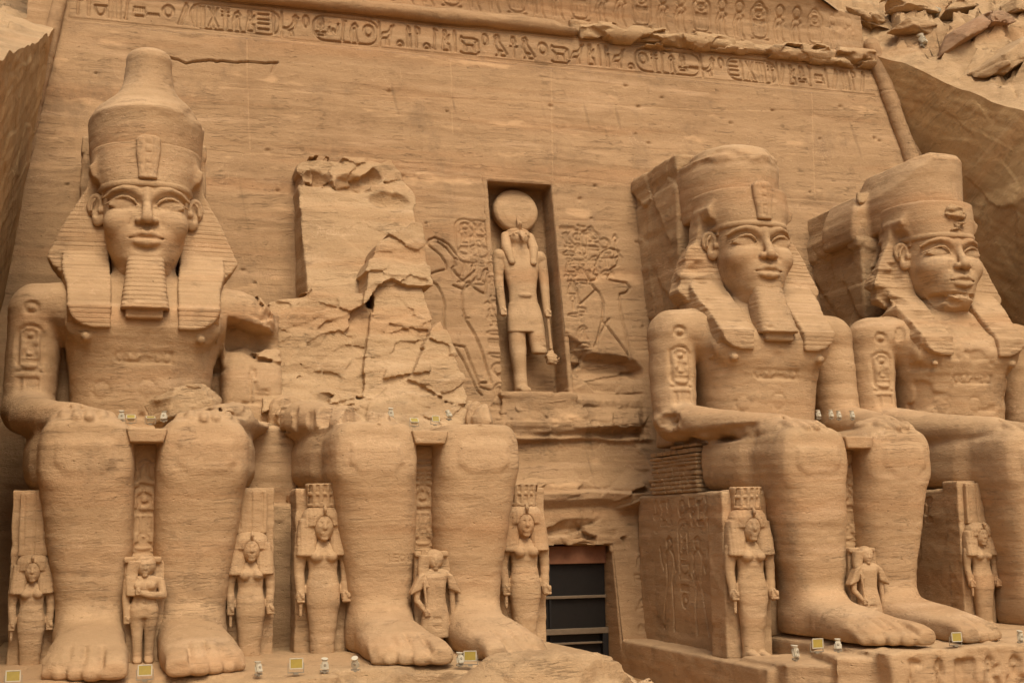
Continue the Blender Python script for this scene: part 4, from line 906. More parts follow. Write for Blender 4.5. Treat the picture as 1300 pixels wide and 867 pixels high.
v.add(ell((0, 4.85, 17.3), (.45, .3, .3)), .1); v.rough((-1, 3.9, 16), (1, 5.7, 18.5), lambda X, Y, Z: crag(X, Y, Z, .4, 28)*.25)
carve('cobra_ornament', v, STR, COLO[3], B0, .01, label='broken stump of the brow cobra')
carve('back_pillar', pillar(19.0, 8, .22, 2.8, 8.4, 2.55), STR, COLO[3], B0, .02)
# --- 2: legs and forearms only; the body is a stump of split rock against its broken back slab
v = LOW.copy(); arms_hands(v)
v.rough((-5.1, -2.2, 7.0), (5.1, 7, 8.9), lambda X, Y, Z: np.clip((Z-7.05)/.12, 0, 1)*np.maximum(.6*facets(X[:, :, 0], Y[:, :, 0], 1.0, 7, .4, .6)[:, :, None]+.3*crag(X, Y, Z, .5, 3)+.3+.35*np.clip((-Y-.0)/1.2, 0, 1), 0)*.7)
v.rough((1.0, -2.5, 6.9), (5.1, 7, 9), lambda X, Y, Z: np.clip((Z-7.08)/.1, 0, 1)*np.clip((3.2-Y)/.5, 0, 1)*.9+np.clip((X-3.4)/.3, 0, 1)*np.clip((Z-6.6)/.3, 0, 1)*.9)
b2 = body('body', v, SX[1], COLO[1], None, 2)
from mathutils.bvhtree import BVHTree
_bt = BVHTree.FromPolygons([tuple(q.co) for q in b2.data.vertices], [tuple(p.vertices) for p in b2.data.polygons])
g0 = atY(494, 713, -1.75)-np.array((SX[1], 0, PZ)); gx = np.arange(g0[0]-.12, g0[0]+1.25, .02); gzz = np.arange(g0[2]-.12, g0[2]+.38, .02)
hy = np.zeros((len(gx), len(gzz)))
for i, x in enumerate(gx):
    for j, z in enumerate(gzz):
        h = _bt.ray_cast(Vector((x, -6, z)), Vector((0, 1, 0))); hy[i, j] = h[0].y if h[0] else -1.6
gU, gW = np.meshgrid(gx, gzz, indexing='ij'); gd = np.clip(1.4-segdist(word('LECARO', g0[0], g0[2], .19, .21), gU, gW)/.026, 0, 1)
grid_mesh('scratched_name', lambda u, w: (u, hy-.012+.035*gd, w), gx, gzz, ST, COLO[1], tint=lambda u, w: -.5*gd)['label'] = 'name scratched into the shin'
def pp(pts, y0, z0, b):
    return [(float(q[0])-SX[1], float(q[2])) for q in (atP(x, y, y0, z0, b) for x, y in pts)]
def leaned(poly, y0, z0, b, yback, r=.06):                    # a wall with this outline whose front leans back
    p = prism(poly, 1, y0-3, yback, r)
    return Pr(lambda X, Y, Z: np.maximum(p.f(X, Y, Z), (y0+b*(Z-z0)-Y)*.9), p.lo, p.hi)
v = Vol((-5.2, 3.4, 6.4), (6.0, 13.4, 18), .066)
v.add(leaned(pp([(336, 378), (392, 372), (440, 376), (474, 380), (500, 400), (540, 440), (575, 470), (592, 505), (606, 560), (336, 560)], 5.4, 7.3, .36), 5.4, 7.3, .36, 11))
v.add(leaned(pp([(462, 540), (458, 470), (468, 380), (466, 345), (482, 314), (503, 301), (527, 291), (541, 345), (556, 420), (577, 465), (594, 505), (606, 560)], 4.9, 7.3, .40), 4.9, 7.3, .40, 12))
v.add(leaned(pp([(336, 505), (420, 495), (520, 500), (595, 515), (610, 560), (336, 560)], 4.2, 7.3, .8), 4.2, 7.3, .8, 11), .4)
v.rough((-5.2, 3.4, 6.4), (6, 13.4, 18), lambda X, Y, Z: .24*fz(X, Z, 3.2, 1, .3, .55, .6, .3)+.08*fz(X, Z, 1.2, 2, .2, .4, .8, .3, .08)+crag(X+9, Y, Z, 1.3, 45)*.09+.12*np.clip(np.abs(vnoise(X*.45, Y*.4, Z*.9, 46))-.25, 0, 1)+.5*np.exp(-((X+1.9)/.8)**2-((Z-8.3)/.55)**2)*np.clip(.5+fz(X, Z, .7, 4), 0, 1))
carve('rock_stump', v, STR, COLO[1], B0, .02)
v = Vol((-3.4, 6.8, 12.4), (4.2, 14.4, 21.2), .08)
sl_ = (9.1, 13.4, .52)
v.add(leaned(pp([(376, 206), (405, 202), (432, 207), (470, 203), (500, 208), (512, 226), (529, 252), (525, 275), (528, 292), (500, 330), (480, 400), (396, 400), (391, 372), (384, 290)], *sl_), *sl_, 14.2))
for x, y, rx, rz in ((398, 226, .8, .55), (446, 233, .95, .7), (494, 254, 1.0, .55), (472, 225, .5, .4)):
    q = atP(x, y, *sl_); v.cut(ell((q[0]-SX[1], q[1]-.25, q[2]), (rx, .75, rz)), .05)
v.rough((-3.4, 6.8, 12.4), (4.2, 14.4, 21.2), lambda X, Y, Z: .05*fz(X, Z, 2.4, 5, .3, .7, .5, .2, .2)+crag(X, Y, Z, 1.5, 49)*.05+np.clip((Z-18.2)/.4, 0, 1)*.16*fz(X, Z, .8, 6, .3, .6, .9)+.05*fbm(X, Y, Z, 3, 5))
carve('back_slab', v, STR, COLO[1], B0, .02, label='broken back slab rising behind the missing torso')
# ------------------------------------------------------------------ pedestals
def cragbox(lo, hi, h, amp, s, seed, r=.15, extra=None):
    lo = np.array(lo, float); hi = np.array(hi, float); v = Vol(lo-.5, hi+.5, h); v.add(box(lo, hi, r))
    if extra: extra(v)
    v.rough(lo-.5, hi+.5, lambda X, Y, Z: crag(X, Y, Z, s, seed)*amp); return v
pd = thing('pedestal', 'worn rock pedestal under the two left giants', 'pedestal', (4.5, -2, GZ))
def ex1(v):
    v.rough((-5, -8, -3), (15, 0, .5), lambda X, Y, Z: np.clip((-6.0-Y)/.4, 0, 1)*(.25+.9*np.maximum(vnoise(X*.6, Y*0, Z*1.1, 5), 0))*np.clip((Z+1.4)/.9, 0, 1)*.6)
v = cragbox((-4.6, -7.05, -2.9), (13.6, 9, PZ+.01), .1, 0, 1, 3, .08, ex1)
v.rough((-5.2, -7.6, -3), (14.2, -5.2, .3), lambda X, Y, Z: crag(X, Y, Z, 1.0, 6)*.28*np.clip((-5.8-Y)/.5, 0, 1))
carve('base_block', v, STR, pd, (4.5, -2, GZ), .02)
v = Vol((3.5, .6, -.5), (5.5, 9.1, 7.5), .08); v.add(box((3.9, 1.9, -.4), (5.1, 8.8, 4.55), .08)); v.add(box((3.6, 3.6, 4.4), (5.4, 8.9, 7.3), .08)); v.rough((3.8, .6, 4), (5.2, 9, 5), lambda X, Y, Z: .12*crag(X, Y, Z, .6, 3))
carve('linking_block', v, ST, pd, (4.5, -2, GZ), .03)
pd2 = thing('pedestal', 'hieroglyph carved pedestal under the two right giants', 'pedestal', (32, -2, GZ))
PZ2 = PZ-.08
v = Vol((17.6, -8.0, -3.0), (45, 9.5, .3), .1)
v.add(prism([(22.6, -3), (45, -3), (45, PZ2), (23.0, PZ2), (22.4, -.5)], 1, -7.1, 9.4, .06))
v.add(box((20.0, -3.6, -3), (23.5, 9.4, -1.12), .06)); v.add(prism([(20.3, -4.3), (23.0, -6.6), (23.0, -1), (20.3, -1)], 2, -3, -.95, .06), .1)
v.add(prism([(21.4, -5.6), (23.2, -6.72), (23.2, -3), (22, -3)], 2, -3, -.62, .06), .1)
v.rough((17.6, -8, -3), (45, -3, .3), lambda X, Y, Z: crag(X, Y, Z, .9, 16)*.16*np.clip((Z+1.0)/.5, .15, 1)+np.clip((Z+.75)/.4, 0, 1)*.12*np.clip(vnoise(X*.8, 0*Y, 0*Z, 4), 0, 1))
sg = []
for i, nm in enumerate(['was', 'reed', 'strokes', 'sit', 'loop', 'falcon', 'mn', 'sun', 'bars', 'cobra', 'sun', 'loop']*2):
    sg += sign(nm, 22.9+i*.95, -1.75, .75, 1.0)
for x in (28.3, 30.6, 35.5): sg += cart(x, -1.85, 1.3, 1.15)
v.engrave(sg, .08, .2, -7.8, -6.2)
carve('base_block', v, ST, pd2, (32, -2, GZ), .03)

# ------------------------------------------------------------------ small standing figures beside the giants' legs (feet at z 0, facing -y)
def face(v, cx, cy, cz, s):
    """a small face of height about 1.1*s whose front is at cy"""
    P = lambda a, b, c: (cx+a*s, cy+b*s, cz+c*s)
    v.add(ell(P(0, .42, 0), (.40*s, .46*s, .56*s)), .03)
    v.cut2b(P, [ell(P(.16, -.0, .1), (.11*s, .055*s, .05*s)), ell(P(-.16, -.0, .1), (.11*s, .055*s, .05*s))], .06*s)
    for q in (-1, 1):
        v.add(ell(P(q*.17, .1, .09), (.1*s, .075*s, .045*s)), .01)
    v.add(chain([P(0, .03, .18), P(0, -.05, -.06)], [.04*s, .065*s]), .07*s)
    v.add(chain([P(-.13, .03, -.235), P(0, -.02, -.225), P(.13, .03, -.235)], .035*s), .03*s)
    v.add(chain([P(-.10, .04, -.30), P(0, -.01, -.305), P(.10, .04, -.30)], .04*s), .03*s)
    v.add(ell(P(0, .1, -.44), (.16*s, .12*s, .1*s)), .08*s)
def _c2(s, P, ps, k):
    for p in ps: s.cut(p, k)
Vol.cut2b = _c2
def fist(v, x, y, z, s=1.0):
    v.add(ell((x, y, z), (.15*s, .17*s, .19*s)), .04)
    for i in range(4): v.add(cap((x-.1*s, y-.13*s, z+.11*s-i*.075*s), (x+.1*s, y-.15*s, z+.11*s-i*.075*s), .04*s), .01)
    v.add(cap((x-.03*s, y-.16*s, z+.17*s), (x+.07*s, y-.19*s, z+.02*s), .045*s), .02)
def female(h=.034):
    v = Vol((-1.05, -.75, -.05), (1.05, .8, 5.2), h)
    v.add(loft(2, [(0, 0, .05, .42, .3), (.5, 0, .05, .40, .28), (1.3, 0, .03, .46, .33), (2.0, 0, .02, .54, .36), (2.35, 0, .03, .55, .36), (2.75, 0, .06, .49, .31), (3.0, 0, .08, .47, .28), (3.4, 0, .06, .52, .31), (3.75, 0, .1, .72, .26), (3.9, 0, .15, .45, .2)], n=2.3, r=.05))
    v.cut(cap((0, -.36, .05), (0, -.42, 1.7), .05, .02), .12)
    v.add2(loft(1, [(-.72, .2, .08, .13, .09), (-.3, .2, .12, .16, .14), (.1, .2, .16, .17, .17)], n=2.2, r=.03), .05)
    v.add2(ell((.24, -.18, 3.4), (.2, .2, .19)), .06)
    v.cut(ell((0, -.34, 2.5), (.05, .06, .05)), .03)
    v.add2(ell((.66, .1, 3.72), (.2, .2, .2)), .1)
    v.add2(chain([(.72, .1, 3.65), (.76, .12, 2.9), (.73, .0, 2.25)], [.2, .18, .14]), .08)
    fist(v, .74, -.1, 2.1); fist(v, -.74, -.1, 2.1)
    v.add(cap((-.74, -.16, 2.25), (-.74, -.16, 1.55), .07, .06))
    v.add(cap((0, .15, 3.6), (0, .15, 4.2), .2), .06)
    face(v, 0, -.36, 4.36, .88)
    return v
def wig_f(h=.036, square=False):
    v = Vol((-1.1, -.7, 3.1), (1.1, .9, 5.2), h)
    v.add(loft(2, [(4.35, 0, .18, .70, .5), (4.7, 0, .18, .68, .5), (4.95, 0, .2, .52, .42), (5.03, 0, .2, .3, .3)], n=2.4, r=.06))
    v.add2(loft(2, [(3.42, .54, .0, .34, .3), (3.9, .52, .08, .34, .3), (4.6, .46, .2, .32, .36)], n=3, r=.05), .06)
    v.cut(ell((0, -.4, 4.30), (.30, .40, .40)), .05)
    v.d += (.012*np.clip(np.cos((v.lo[0]+v.h*np.arange(v.n[0]))*2*math.pi/.13), 0, 1)).astype(np.float32)[:, None, None]
    v.add(chain([(0, -.3, 5.02), (0, -.4, 4.9), (0, -.36, 4.78)], [.05, .07, .05]), .02)
    return v
def modius():
    v = Vol((-.7, -.5, 4.9), (.7, .9, 5.9), .034)
    v.add(loft(2, [(4.95, 0, .2, .50, .42), (5.4, 0, .2, .52, .44), (5.75, 0, .2, .56, .47)], n=2.3, r=.03))
    v.rough((-.7, -.5, 4.9), (.7, .2, 5.9), lambda X, Y, Z: .045*(np.cos(X*2*math.pi/.22) > .1)*(np.abs(np.mod(Z, .36)-.18) < .13)); return v
def backslab(w, top, notch=None):
    v = Vol((-w-.1, .1, -.1), (w+.1, 1.6, top+.2), .06); v.add(box((-w, .32, -.05), (w, 1.5, top), .04))
    v.rough((-w-.1, .1, -.1), (w+.1, 1.6, top+.2), lambda X, Y, Z: .05*crag(X, Y, Z, .8, 4)); return v
def plumes():
    v = Vol((-.8, -.2, 4.9), (.8, .9, 7.0), .045); v.add(box((-.6, .05, 4.95), (.6, .8, 6.85), .05))
    v.engrave([((0, 5.0), (0, 6.8)), ((-.42, 5.2), (-.42, 6.75)), ((.42, 5.2), (.42, 6.75))], .04, .06, -.1, .6); return v
def keep_mesh(name, vol, mat, amp, seed=0):
    V, Q = vol.net(); V = weather(V, Q, np.zeros(3), amp, seed); return meshdata(name, V, Q, mat)
ME = {'figure': keep_mesh('figure', female(), ST, .018), 'wig': keep_mesh('wig', wig_f(), ST, .016), 'modius': keep_mesh('crown', modius(), ST, .014), 'plumes': keep_mesh('crown', plumes(), ST, .01), 'slab': keep_mesh('back_slab', backslab(.86, 5.6), ST, .012)}
ME['tallslab'] = keep_mesh('back_slab', backslab(.9, 7.0), ST, .02)
def queen(label, x, y, z, s, rz, tall, slabtop=5.62):
    t = thing('queen_statue', label, 'statue', (x, y, z), 'royal women standing beside the giants')
    link('figure', ME['figure'], t); link('wig', ME['wig'], t); link('crown', ME['plumes' if tall else 'modius'], t); link('back_slab', ME['tallslab' if tall else 'slab'], t)
    if tall:
        c, b = [q for q in t.children if q.name.startswith('crown')][0], [q for q in t.children if q.name.startswith('back')][0]
        k = slabtop/(7.0*s); b.scale = (1, 1, k); k2 = (slabtop/s-.1-4.95)/1.9; c.scale = (1, 1, k2); c.location = (0, 0, 4.95*(1-k2))
    t.scale = (s, s, s); t.rotation_euler = (0, 0, rz); return t
queen('small queen statue in a tall plumed crown, at the left edge beside the leftmost giant', -3.22, -.75, -.66, .73, 0, True)
queen('small queen statue with a tall plumed crown, right of the complete giant', 3.32, -.75, -.62, .84, 0, True)
queen('queen statue in a low decorated crown, left of the torsoless giant', 9-3.36, -.7, -.62, 1.0, 0, False)
queen('queen statue beside the torsoless giant, next to the dark doorway', 9+3.82, .25, -.62, 1.0, 0, False)
queen('queen statue in a low crown at the corner right of the doorway', 25.13-3.9, -.35, -1.13, 1.06, .0, False)
queen('weathered queen statue in a tall slab crown, left of the beardless giant', 34.65-3.25, .1, -.45, .80, 0, True)

def child_bare():
    v = Vol((-.75, -.7, -.05), (.75, .6, 3.3), .03)
    for q, dy in ((-1, -.06), (1, .02)):
        v.add(loft(2, [(0, q*.17, dy, .14, .17), (.6, q*.18, dy, .15, .17), (1.2, q*.2, 0, .2, .22), (1.6, q*.17, 0, .24, .26)], n=2.2, r=.03), .06)
        v.add(loft(1, [(-.5, q*.17, .06, .12, .07), (-.1, q*.17, .1, .14, .11), (.15, q*.17, .1, .13, .12)], n=2.2), .04)
    v.add(loft(2, [(1.35, 0, 0, .38, .26), (1.65, 0, 0, .42, .28), (1.95, 0, .02, .33, .22), (2.3, 0, 0, .38, .25), (2.5, 0, .03, .48, .2), (2.6, 0, .05, .3, .16)], n=2.3, r=.04), .08)
    v.cut(ell((0, -.26, 1.78), (.05, .06, .05)), .02)
    v.add(chain([(-.5, .03, 2.42), (-.54, .02, 1.9), (-.5, -.05, 1.4)], [.13, .11, .1]), .04); fist(v, -.5, -.08, 1.28, .7)
    v.add(chain([(.48, .03, 2.42), (.56, -.08, 2.0), (.18, -.3, 2.02), (-.16, -.32, 2.1)], [.13, .11, .1, .08]), .04); fist(v, -.2, -.33, 2.12, .6)
    v.add2(ell((.18, -.2, 2.3), (.15, .1, .13)), .04)
    v.add(cap((0, .08, 2.4), (0, .08, 2.8), .13), .05); v.add(ell((0, .1, 2.9), (.33, .32, .34)), .03)
    face(v, 0, -.24, 2.83, .52); return v
def child_robe():
    v = Vol((-.85, -.7, -.05), (.85, .6, 3.3), .03)
    for q in (-1, 1):
        v.add(cap((q*.17, 0, 0), (q*.17, 0, .6), .12), .03); v.add(loft(1, [(-.5, q*.17, .06, .12, .07), (-.1, q*.17, .1, .14, .11), (.15, q*.17, .1, .13, .12)], n=2.2), .04)
    v.add(loft(2, [(.42, 0, -.08, .58, .3), (1.2, 0, -.05, .42, .3), (1.8, 0, 0, .34, .25), (2.3, 0, 0, .4, .26), (2.5, 0, .03, .5, .22), (2.6, 0, .05, .3, .16)], n=3, r=.03), .04)
    for q in (-1, 1):
        v.add(prism([(q*.36, 2.5), (q*.56, 2.4), (q*.86, 1.78), (q*.45, 1.95)], 1, -.22, .2, .05), .05)
    v.add(chain([(-.58, -.05, 1.95), (-.6, -.06, 1.6), (-.35, -.24, 1.25)], [.11, .1, .08]), .03); fist(v, -.32, -.27, 1.2, .65)
    v.add(chain([(.58, 0, 1.95), (.6, -.04, 1.1)], [.1, .085]), .03); fist(v, .6, -.06, .98, .7)
    v.add(chain([(-.42, -.3, 2.2), (-.33, -.3, 1.3)], .045), .02)
    v.add(cap((0, .08, 2.4), (0, .08, 2.8), .13), .05); v.add(ell((0, .1, 2.9), (.33, .32, .33)), .03)
    v.engrave(sign('mn', -.12, .95, .24, .18)+sign('basket', -.12, .7, .24, .18), .03, .035, -.6, 0)
    face(v, 0, -.24, 2.83, .52); return v
def sidelock():
    v = Vol((-.75, -.45, 1.9), (.1, .5, 3.3), .03); v.add(loft(2, [(2.0, -.34, -.12, .2, .13), (2.6, -.38, -.02, .19, .15), (3.05, -.25, .05, .24, .25)], n=3, r=.04)); return v
def childslab():
    v = Vol((-.8, .05, -.1), (.8, 1.6, 3.3), .05); v.add(box((-.6, .22, -.05), (.6, 1.5, 3.02), .04)); v.add(box((-.62, -.1, 2.98), (.5, 1.4, 3.16), .05)); return v
MC = {'bare': keep_mesh('figure', child_bare(), ST, .006), 'robe': keep_mesh('figure', child_robe(), ST, .006), 'lock': keep_mesh('side_lock', sidelock(), ST, .006), 'slab': keep_mesh('back_slab', childslab(), ST, .012)}
def child(label, x, y, z, kind, s=1.0):
    t = thing('royal_child_statue', label, 'statue', (x, y, z), 'royal children standing between giant shins')
    link('figure', MC[kind], t); link('side_lock', MC['lock'], t); link('back_slab', MC['slab'], t); t.scale = (s, s, s)
child('tiny unclothed princess with an arm across her chest, between the complete giant\'s shins', 0.04, -1.6, PZ, 'bare', 1.0)
child('tiny robed prince with flared sleeves, between the torsoless giant\'s shins', 9.12, -1.65, PZ, 'robe', 1.0)
child('tiny robed prince between the shins of the bearded giant right of the doorway', 25.2, -1.6, PZ-.08, 'robe', .97)

# ------------------------------------------------------------------ falcon-headed god standing in the niche
GX, GZ0 = 17.12, 9.6
def shear(V): V = V.copy(); V[:, 1] += FB*V[:, 2]; return V
god = thing('falcon_god_statue', 'falcon headed god with a big sun disc standing in the niche above the doorway', 'statue', (GX, facY(GZ0)+.75, GZ0))
v = Vol((-1.5, -.8, -.1), (1.5, .9, 8.3), .045)
v.add(loft(2, [(.0, -.42, .1, .3, .34), (.8, -.42, .1, .29, .33), (1.8, -.45, .05, .36, .4), (3.2, -.42, .05, .42, .42)], n=2.3, r=.04))
v.add(loft(2, [(1.85, .5, -.2, .34, .36), (3.2, .42, -.02, .44, .42)], n=2.3, r=.05), .05)
v.rough((.05, -.8, 1.2), (1.2, .9, 2.3), lambda X, Y, Z: np.maximum(crag(X, Y, Z, .4, 4), 0)*.3*np.clip((2.3-Z)/.4, 0, 1))
v.add(loft(1, [(-.7, -.42, .1, .25, .1), (-.1, -.42, .2, .28, .2), (.3, -.42, .2, .26, .22)], n=2.2), .05)
v.add(loft(2, [(2.85, 0, -.02, .88, .46), (3.6, 0, .0, .84, .45), (4.25, 0, .02, .72, .4)], n=2.6, r=.04), .03)
v.add(loft(2, [(4.2, 0, .02, .69, .37), (4.8, 0, .04, .66, .36), (5.6, 0, .04, .78, .42), (6.3, 0, .06, .9, .4), (6.75, 0, .1, .95, .34), (7.0, 0, .15, .5, .26)], n=2.5, r=.05), .06)
v.add(ell((0, -.33, 4.62), (.3, .12, .12)), .08); v.cut(ell((0, -.45, 4.85), (.05, .12, .06)), .03)
v.add2(ell((1.0, .1, 6.6), (.3, .34, .32)), .12)
v.add2(chain([(1.08, .1, 6.5), (1.12, .08, 5.2), (1.08, -.05, 4.0)], [.26, .23, .18]), .05)
fist(v, 1.08, -.1, 3.8, 1.15); fist(v, -1.08, -.1, 3.8, 1.15)
v.add(cap((0, .1, 6.8), (0, .1, 7.4), .42), .1)
v.add(ell((0, -.02, 7.5), (.47, .5, .44)), .06); v.add2(ell((.24, -.36, 7.62), (.15, .12, .12)), .03); v.cut2(ell((.24, -.46, 7.62), (.08, .08, .07)), .02)
v.add(chain([(0, -.45, 7.62), (0, -.7, 7.45), (0, -.66, 7.22)], [.17, .12, .05]), .05)
def gpart(name, v, amp=.008):
    V, Q = v.net(); V = shear(weather(V, Q, np.zeros(3), amp)); return link(name, meshdata(name, V, Q, ST), god)
gpart('figure', v)
v = Vol((-1.0, -.8, 6.0), (1.0, .8, 8.3), .04)
v.add(loft(2, [(7.55, 0, .15, .62, .52), (7.85, 0, .15, .55, .5), (8.0, 0, .15, .3, .3)], n=2.3, r=.05)); v.add2(chain([(.6, .1, 7.6), (.66, -.1, 7.0), (.52, -.32, 6.25)], [.22, .24, .17]), .08)
v.cut(ell((0, -.5, 7.45), (.44, .5, .42)), .05); v.add(chain([(0, -.3, 7.95), (0, -.48, 8.15)], [.1, .08]), .03)
gpart('wig', v)
v = Vol((-1.3, -.5, 7.6), (1.3, .7, 10.3), .045); v.add(loft(1, [(-.2, 0, 8.9, .7, .7), (-.08, 0, 8.9, 1.0, 1.0), (.1, 0, 8.9, 1.1, 1.1), (.45, 0, 8.9, 1.1, 1.1)], n=2.0, r=.06))
gpart('sun_disc', v)
v = Vol((-.25, -.4, 7.8), (.25, .2, 8.8), .035); v.add(chain([(0, -.22, 7.9), (0, -.3, 8.15), (0, -.33, 8.35), (0, -.25, 8.55)], [.09, .12, .14, .06])); gpart('cobra_ornament', v)
v = Vol((.7, -.6, 1.3), (1.6, .5, 4.2), .04); v.add(chain([(1.08, -.12, 3.9), (1.12, -.05, 2.7), (1.15, 0, 1.6)], [.09, .07, .11])); v.add(ell((1.15, 0, 1.65), (.3, .3, .22)), .1)
v.rough((.7, -.6, 1.3), (1.6, .5, 2.1), lambda X, Y, Z: crag(X, Y, Z, .3, 3)*.2); gpart('staff', v)

# ------------------------------------------------------------------ carved side of the third giant's throne
def figure_lines(x, z, s, flip=1):
    P = [(0, 4.3), (-.3, 4.2), (-.32, 3.9), (-.1, 3.75), (-.45, 3.5), (-.5, 2.9), (-.25, 2.2), (-.3, 1.6), (-.35, .8), (-.3, .0)]
    Q = [(0, 4.3), (.25, 4.15), (.22, 3.85), (.1, 3.75), (.45, 3.5), (.4, 3.0), (.25, 2.3), (.5, 1.5), (.75, .7), (.9, 0)]
    A = [(.42, 3.4), (.75, 2.8), (1.0, 3.2), (1.05, 3.8)]; B = [(-.45, 3.4), (-.7, 2.7), (-.4, 2.2)]
    f = lambda L: [(x+flip*a*s, z+b*s) for a, b in L]
    return pl(f(P))+pl(f(Q))+pl(f(A))+pl(f(B))
def side_panel(i, y0, y1, full):
    ys = np.arange(y0, y1, .04); zs = np.arange(-1.3, 4.9, .04); U, W = np.meshgrid(ys, zs, indexing='ij'); D = np.zeros_like(U)
    s = figure_lines(4.1, -.5, .86, -1)+figure_lines(6.8, -.5, .86, 1)+cart(5.05, 1.7, .85, 2.2, True)+column(5.2, 3.7, .55, ['sun', 'sit', 'mn', 'water'], .08)+column(5.15, 1.4, .7, ['mn', 'sun'], .1)+column(5.0, 4.75, .9, ['sun'], .1)
    for k, x in enumerate((2.6, 3.3, 3.9, 6.2, 6.9, 7.6, 8.2)): s += column(x, 4.7, .5, [['reed', 'mn', 'sit'], ['water', 'was', 'mn'], ['falcon', 'bread', 'mouth'], ['bars', 'sun', 'reed'], ['snake', 'flag', 'mn'], ['sit', 'water', 'reed'], ['mn', 'was', 'bread']][k], .1)
    d = segdist(s, U, W); D = .13*np.clip(1.4-d/.055, 0, 1)
    bh = .03*fbm(U*.8, 0*U, W*1.2, 3, 5)+.02*vnoise(U*.3, 0*U, W*3, 6)
    o = grid_mesh('carved_side', lambda u, w: (0*u-3.985+D-bh, u, w-PZ), ys[::-1], zs, ST, COLO[i]); return o
side_panel(2, 1.15, 9.6, True)
side_panel(1, 1.15, 9.6, True); side_panel(3, 1.15, 9.6, True)

# ------------------------------------------------------------------ repair pier of small bricks under the third giant's elbow
bp = thing('brick_pier', 'rough pier of small stone bricks propping the bearded giant\'s broken elbow', 'pier', (21.6, 6, 4.95))
v = Vol((20.9, 3.5, 4.7), (22.5, 8.6, 7.5), .035); rb = random.Random(4); z = 4.93; k = 0; y0 = 3.85
while z < 6.75:
    hh = rb.uniform(.15, .24); y = y0-(.25 if k % 2 else 0)
    while y < 8.2:
        w = rb.uniform(.35, .75); j = rb.uniform(-.03, .04)
        if z < 6.95-.1*(y-y0): v.add(box((21.16+j, max(y, y0+rb.uniform(-.03, .03))+.018, z), (21.9, y+w-.045, z+hh-.045), .03))
        y += w
    x = 21.16+rb.uniform(-.02, .02)
    while x < 22.0: w = rb.uniform(.25, .4); v.add(box((x+.014, y0+rb.uniform(-.04, .03), z), (x+w-.04, y0+.6, z+hh-.045), .03)); x += w
    z += hh; k += 1
v.add(box((21.24, y0+.1, 4.9), (22.0, 8.1, 6.4), .05))
carve('brickwork', v, STR, bp, (21.6, 6, 4.95), .01)

# ------------------------------------------------------------------ the gate in the doorway
WOOD = plain('red_brown_timber', (.19, .08, .037), .65, var=.4, scale=3); DARK = plain('dark_glass', (.011, .009, .007), .45, var=.3); IRON = plain('dusty_iron', (.16, .115, .07), .6, .2, .3); BLK = plain('dark_iron', (.02, .018, .016), .5, .3)
gt = thing('door_gate', 'dark gate with a red brown timber beam and grey rails filling the doorway', 'gate', (17.1, 11.0, -2.6))
def bxm(name, lo, hi, mat, par, base, r=.02, h=None):
    import bmesh
    bm = bmesh.new(); bmesh.ops.create_cube(bm, size=1)
    lo = np.array(lo, float); hi = np.array(hi, float)
    for vv in bm.verts: vv.co = Vector([(lo[i]+hi[i])/2+vv.co[i]*(hi[i]-lo[i])-base[i] for i in range(3)])
    bmesh.ops.bevel(bm, geom=list(bm.edges), offset=min(r, .3*min(hi-lo)), segments=2, affect='EDGES', profile=.6)
    me = bpy.data.meshes.new(name); bm.to_mesh(me); bm.free(); me.materials.append(mat); return link(name, me, par)
GB = (17.1, 11.0, -2.6)
gy = 10.95
def gz(py): return float(atY(735, py, gy)[2])
bxm('timber_beam', (14.3, gy-.12, gz(715)), (19.98, gy+.18, gz(697)+.15), WOOD, gt, GB)
bxm('panel', (14.3, gy+.12, -2.6), (19.98, gy+.2, gz(714)), DARK, gt, GB)
bxm('rail', (14.3, gy-.06, gz(759)), (19.98, gy+.1, gz(755.5)), IRON, gt, GB)
bxm('rail', (14.3, gy-.22, gz(804)), (19.98, gy+.1, gz(797)), IRON, gt, GB)
bxm('rail', (14.3, gy-.1, gz(817)), (19.98, gy+.1, gz(814.5)), IRON, gt, GB)
bxm('post', (19.72, gy-.2, -2.6), (19.97, gy+.1, gz(804)), BLK, gt, GB)
bxm('post', (17.35, gy+.0, -2.6), (17.45, gy+.1, gz(716)), BLK, gt, GB)

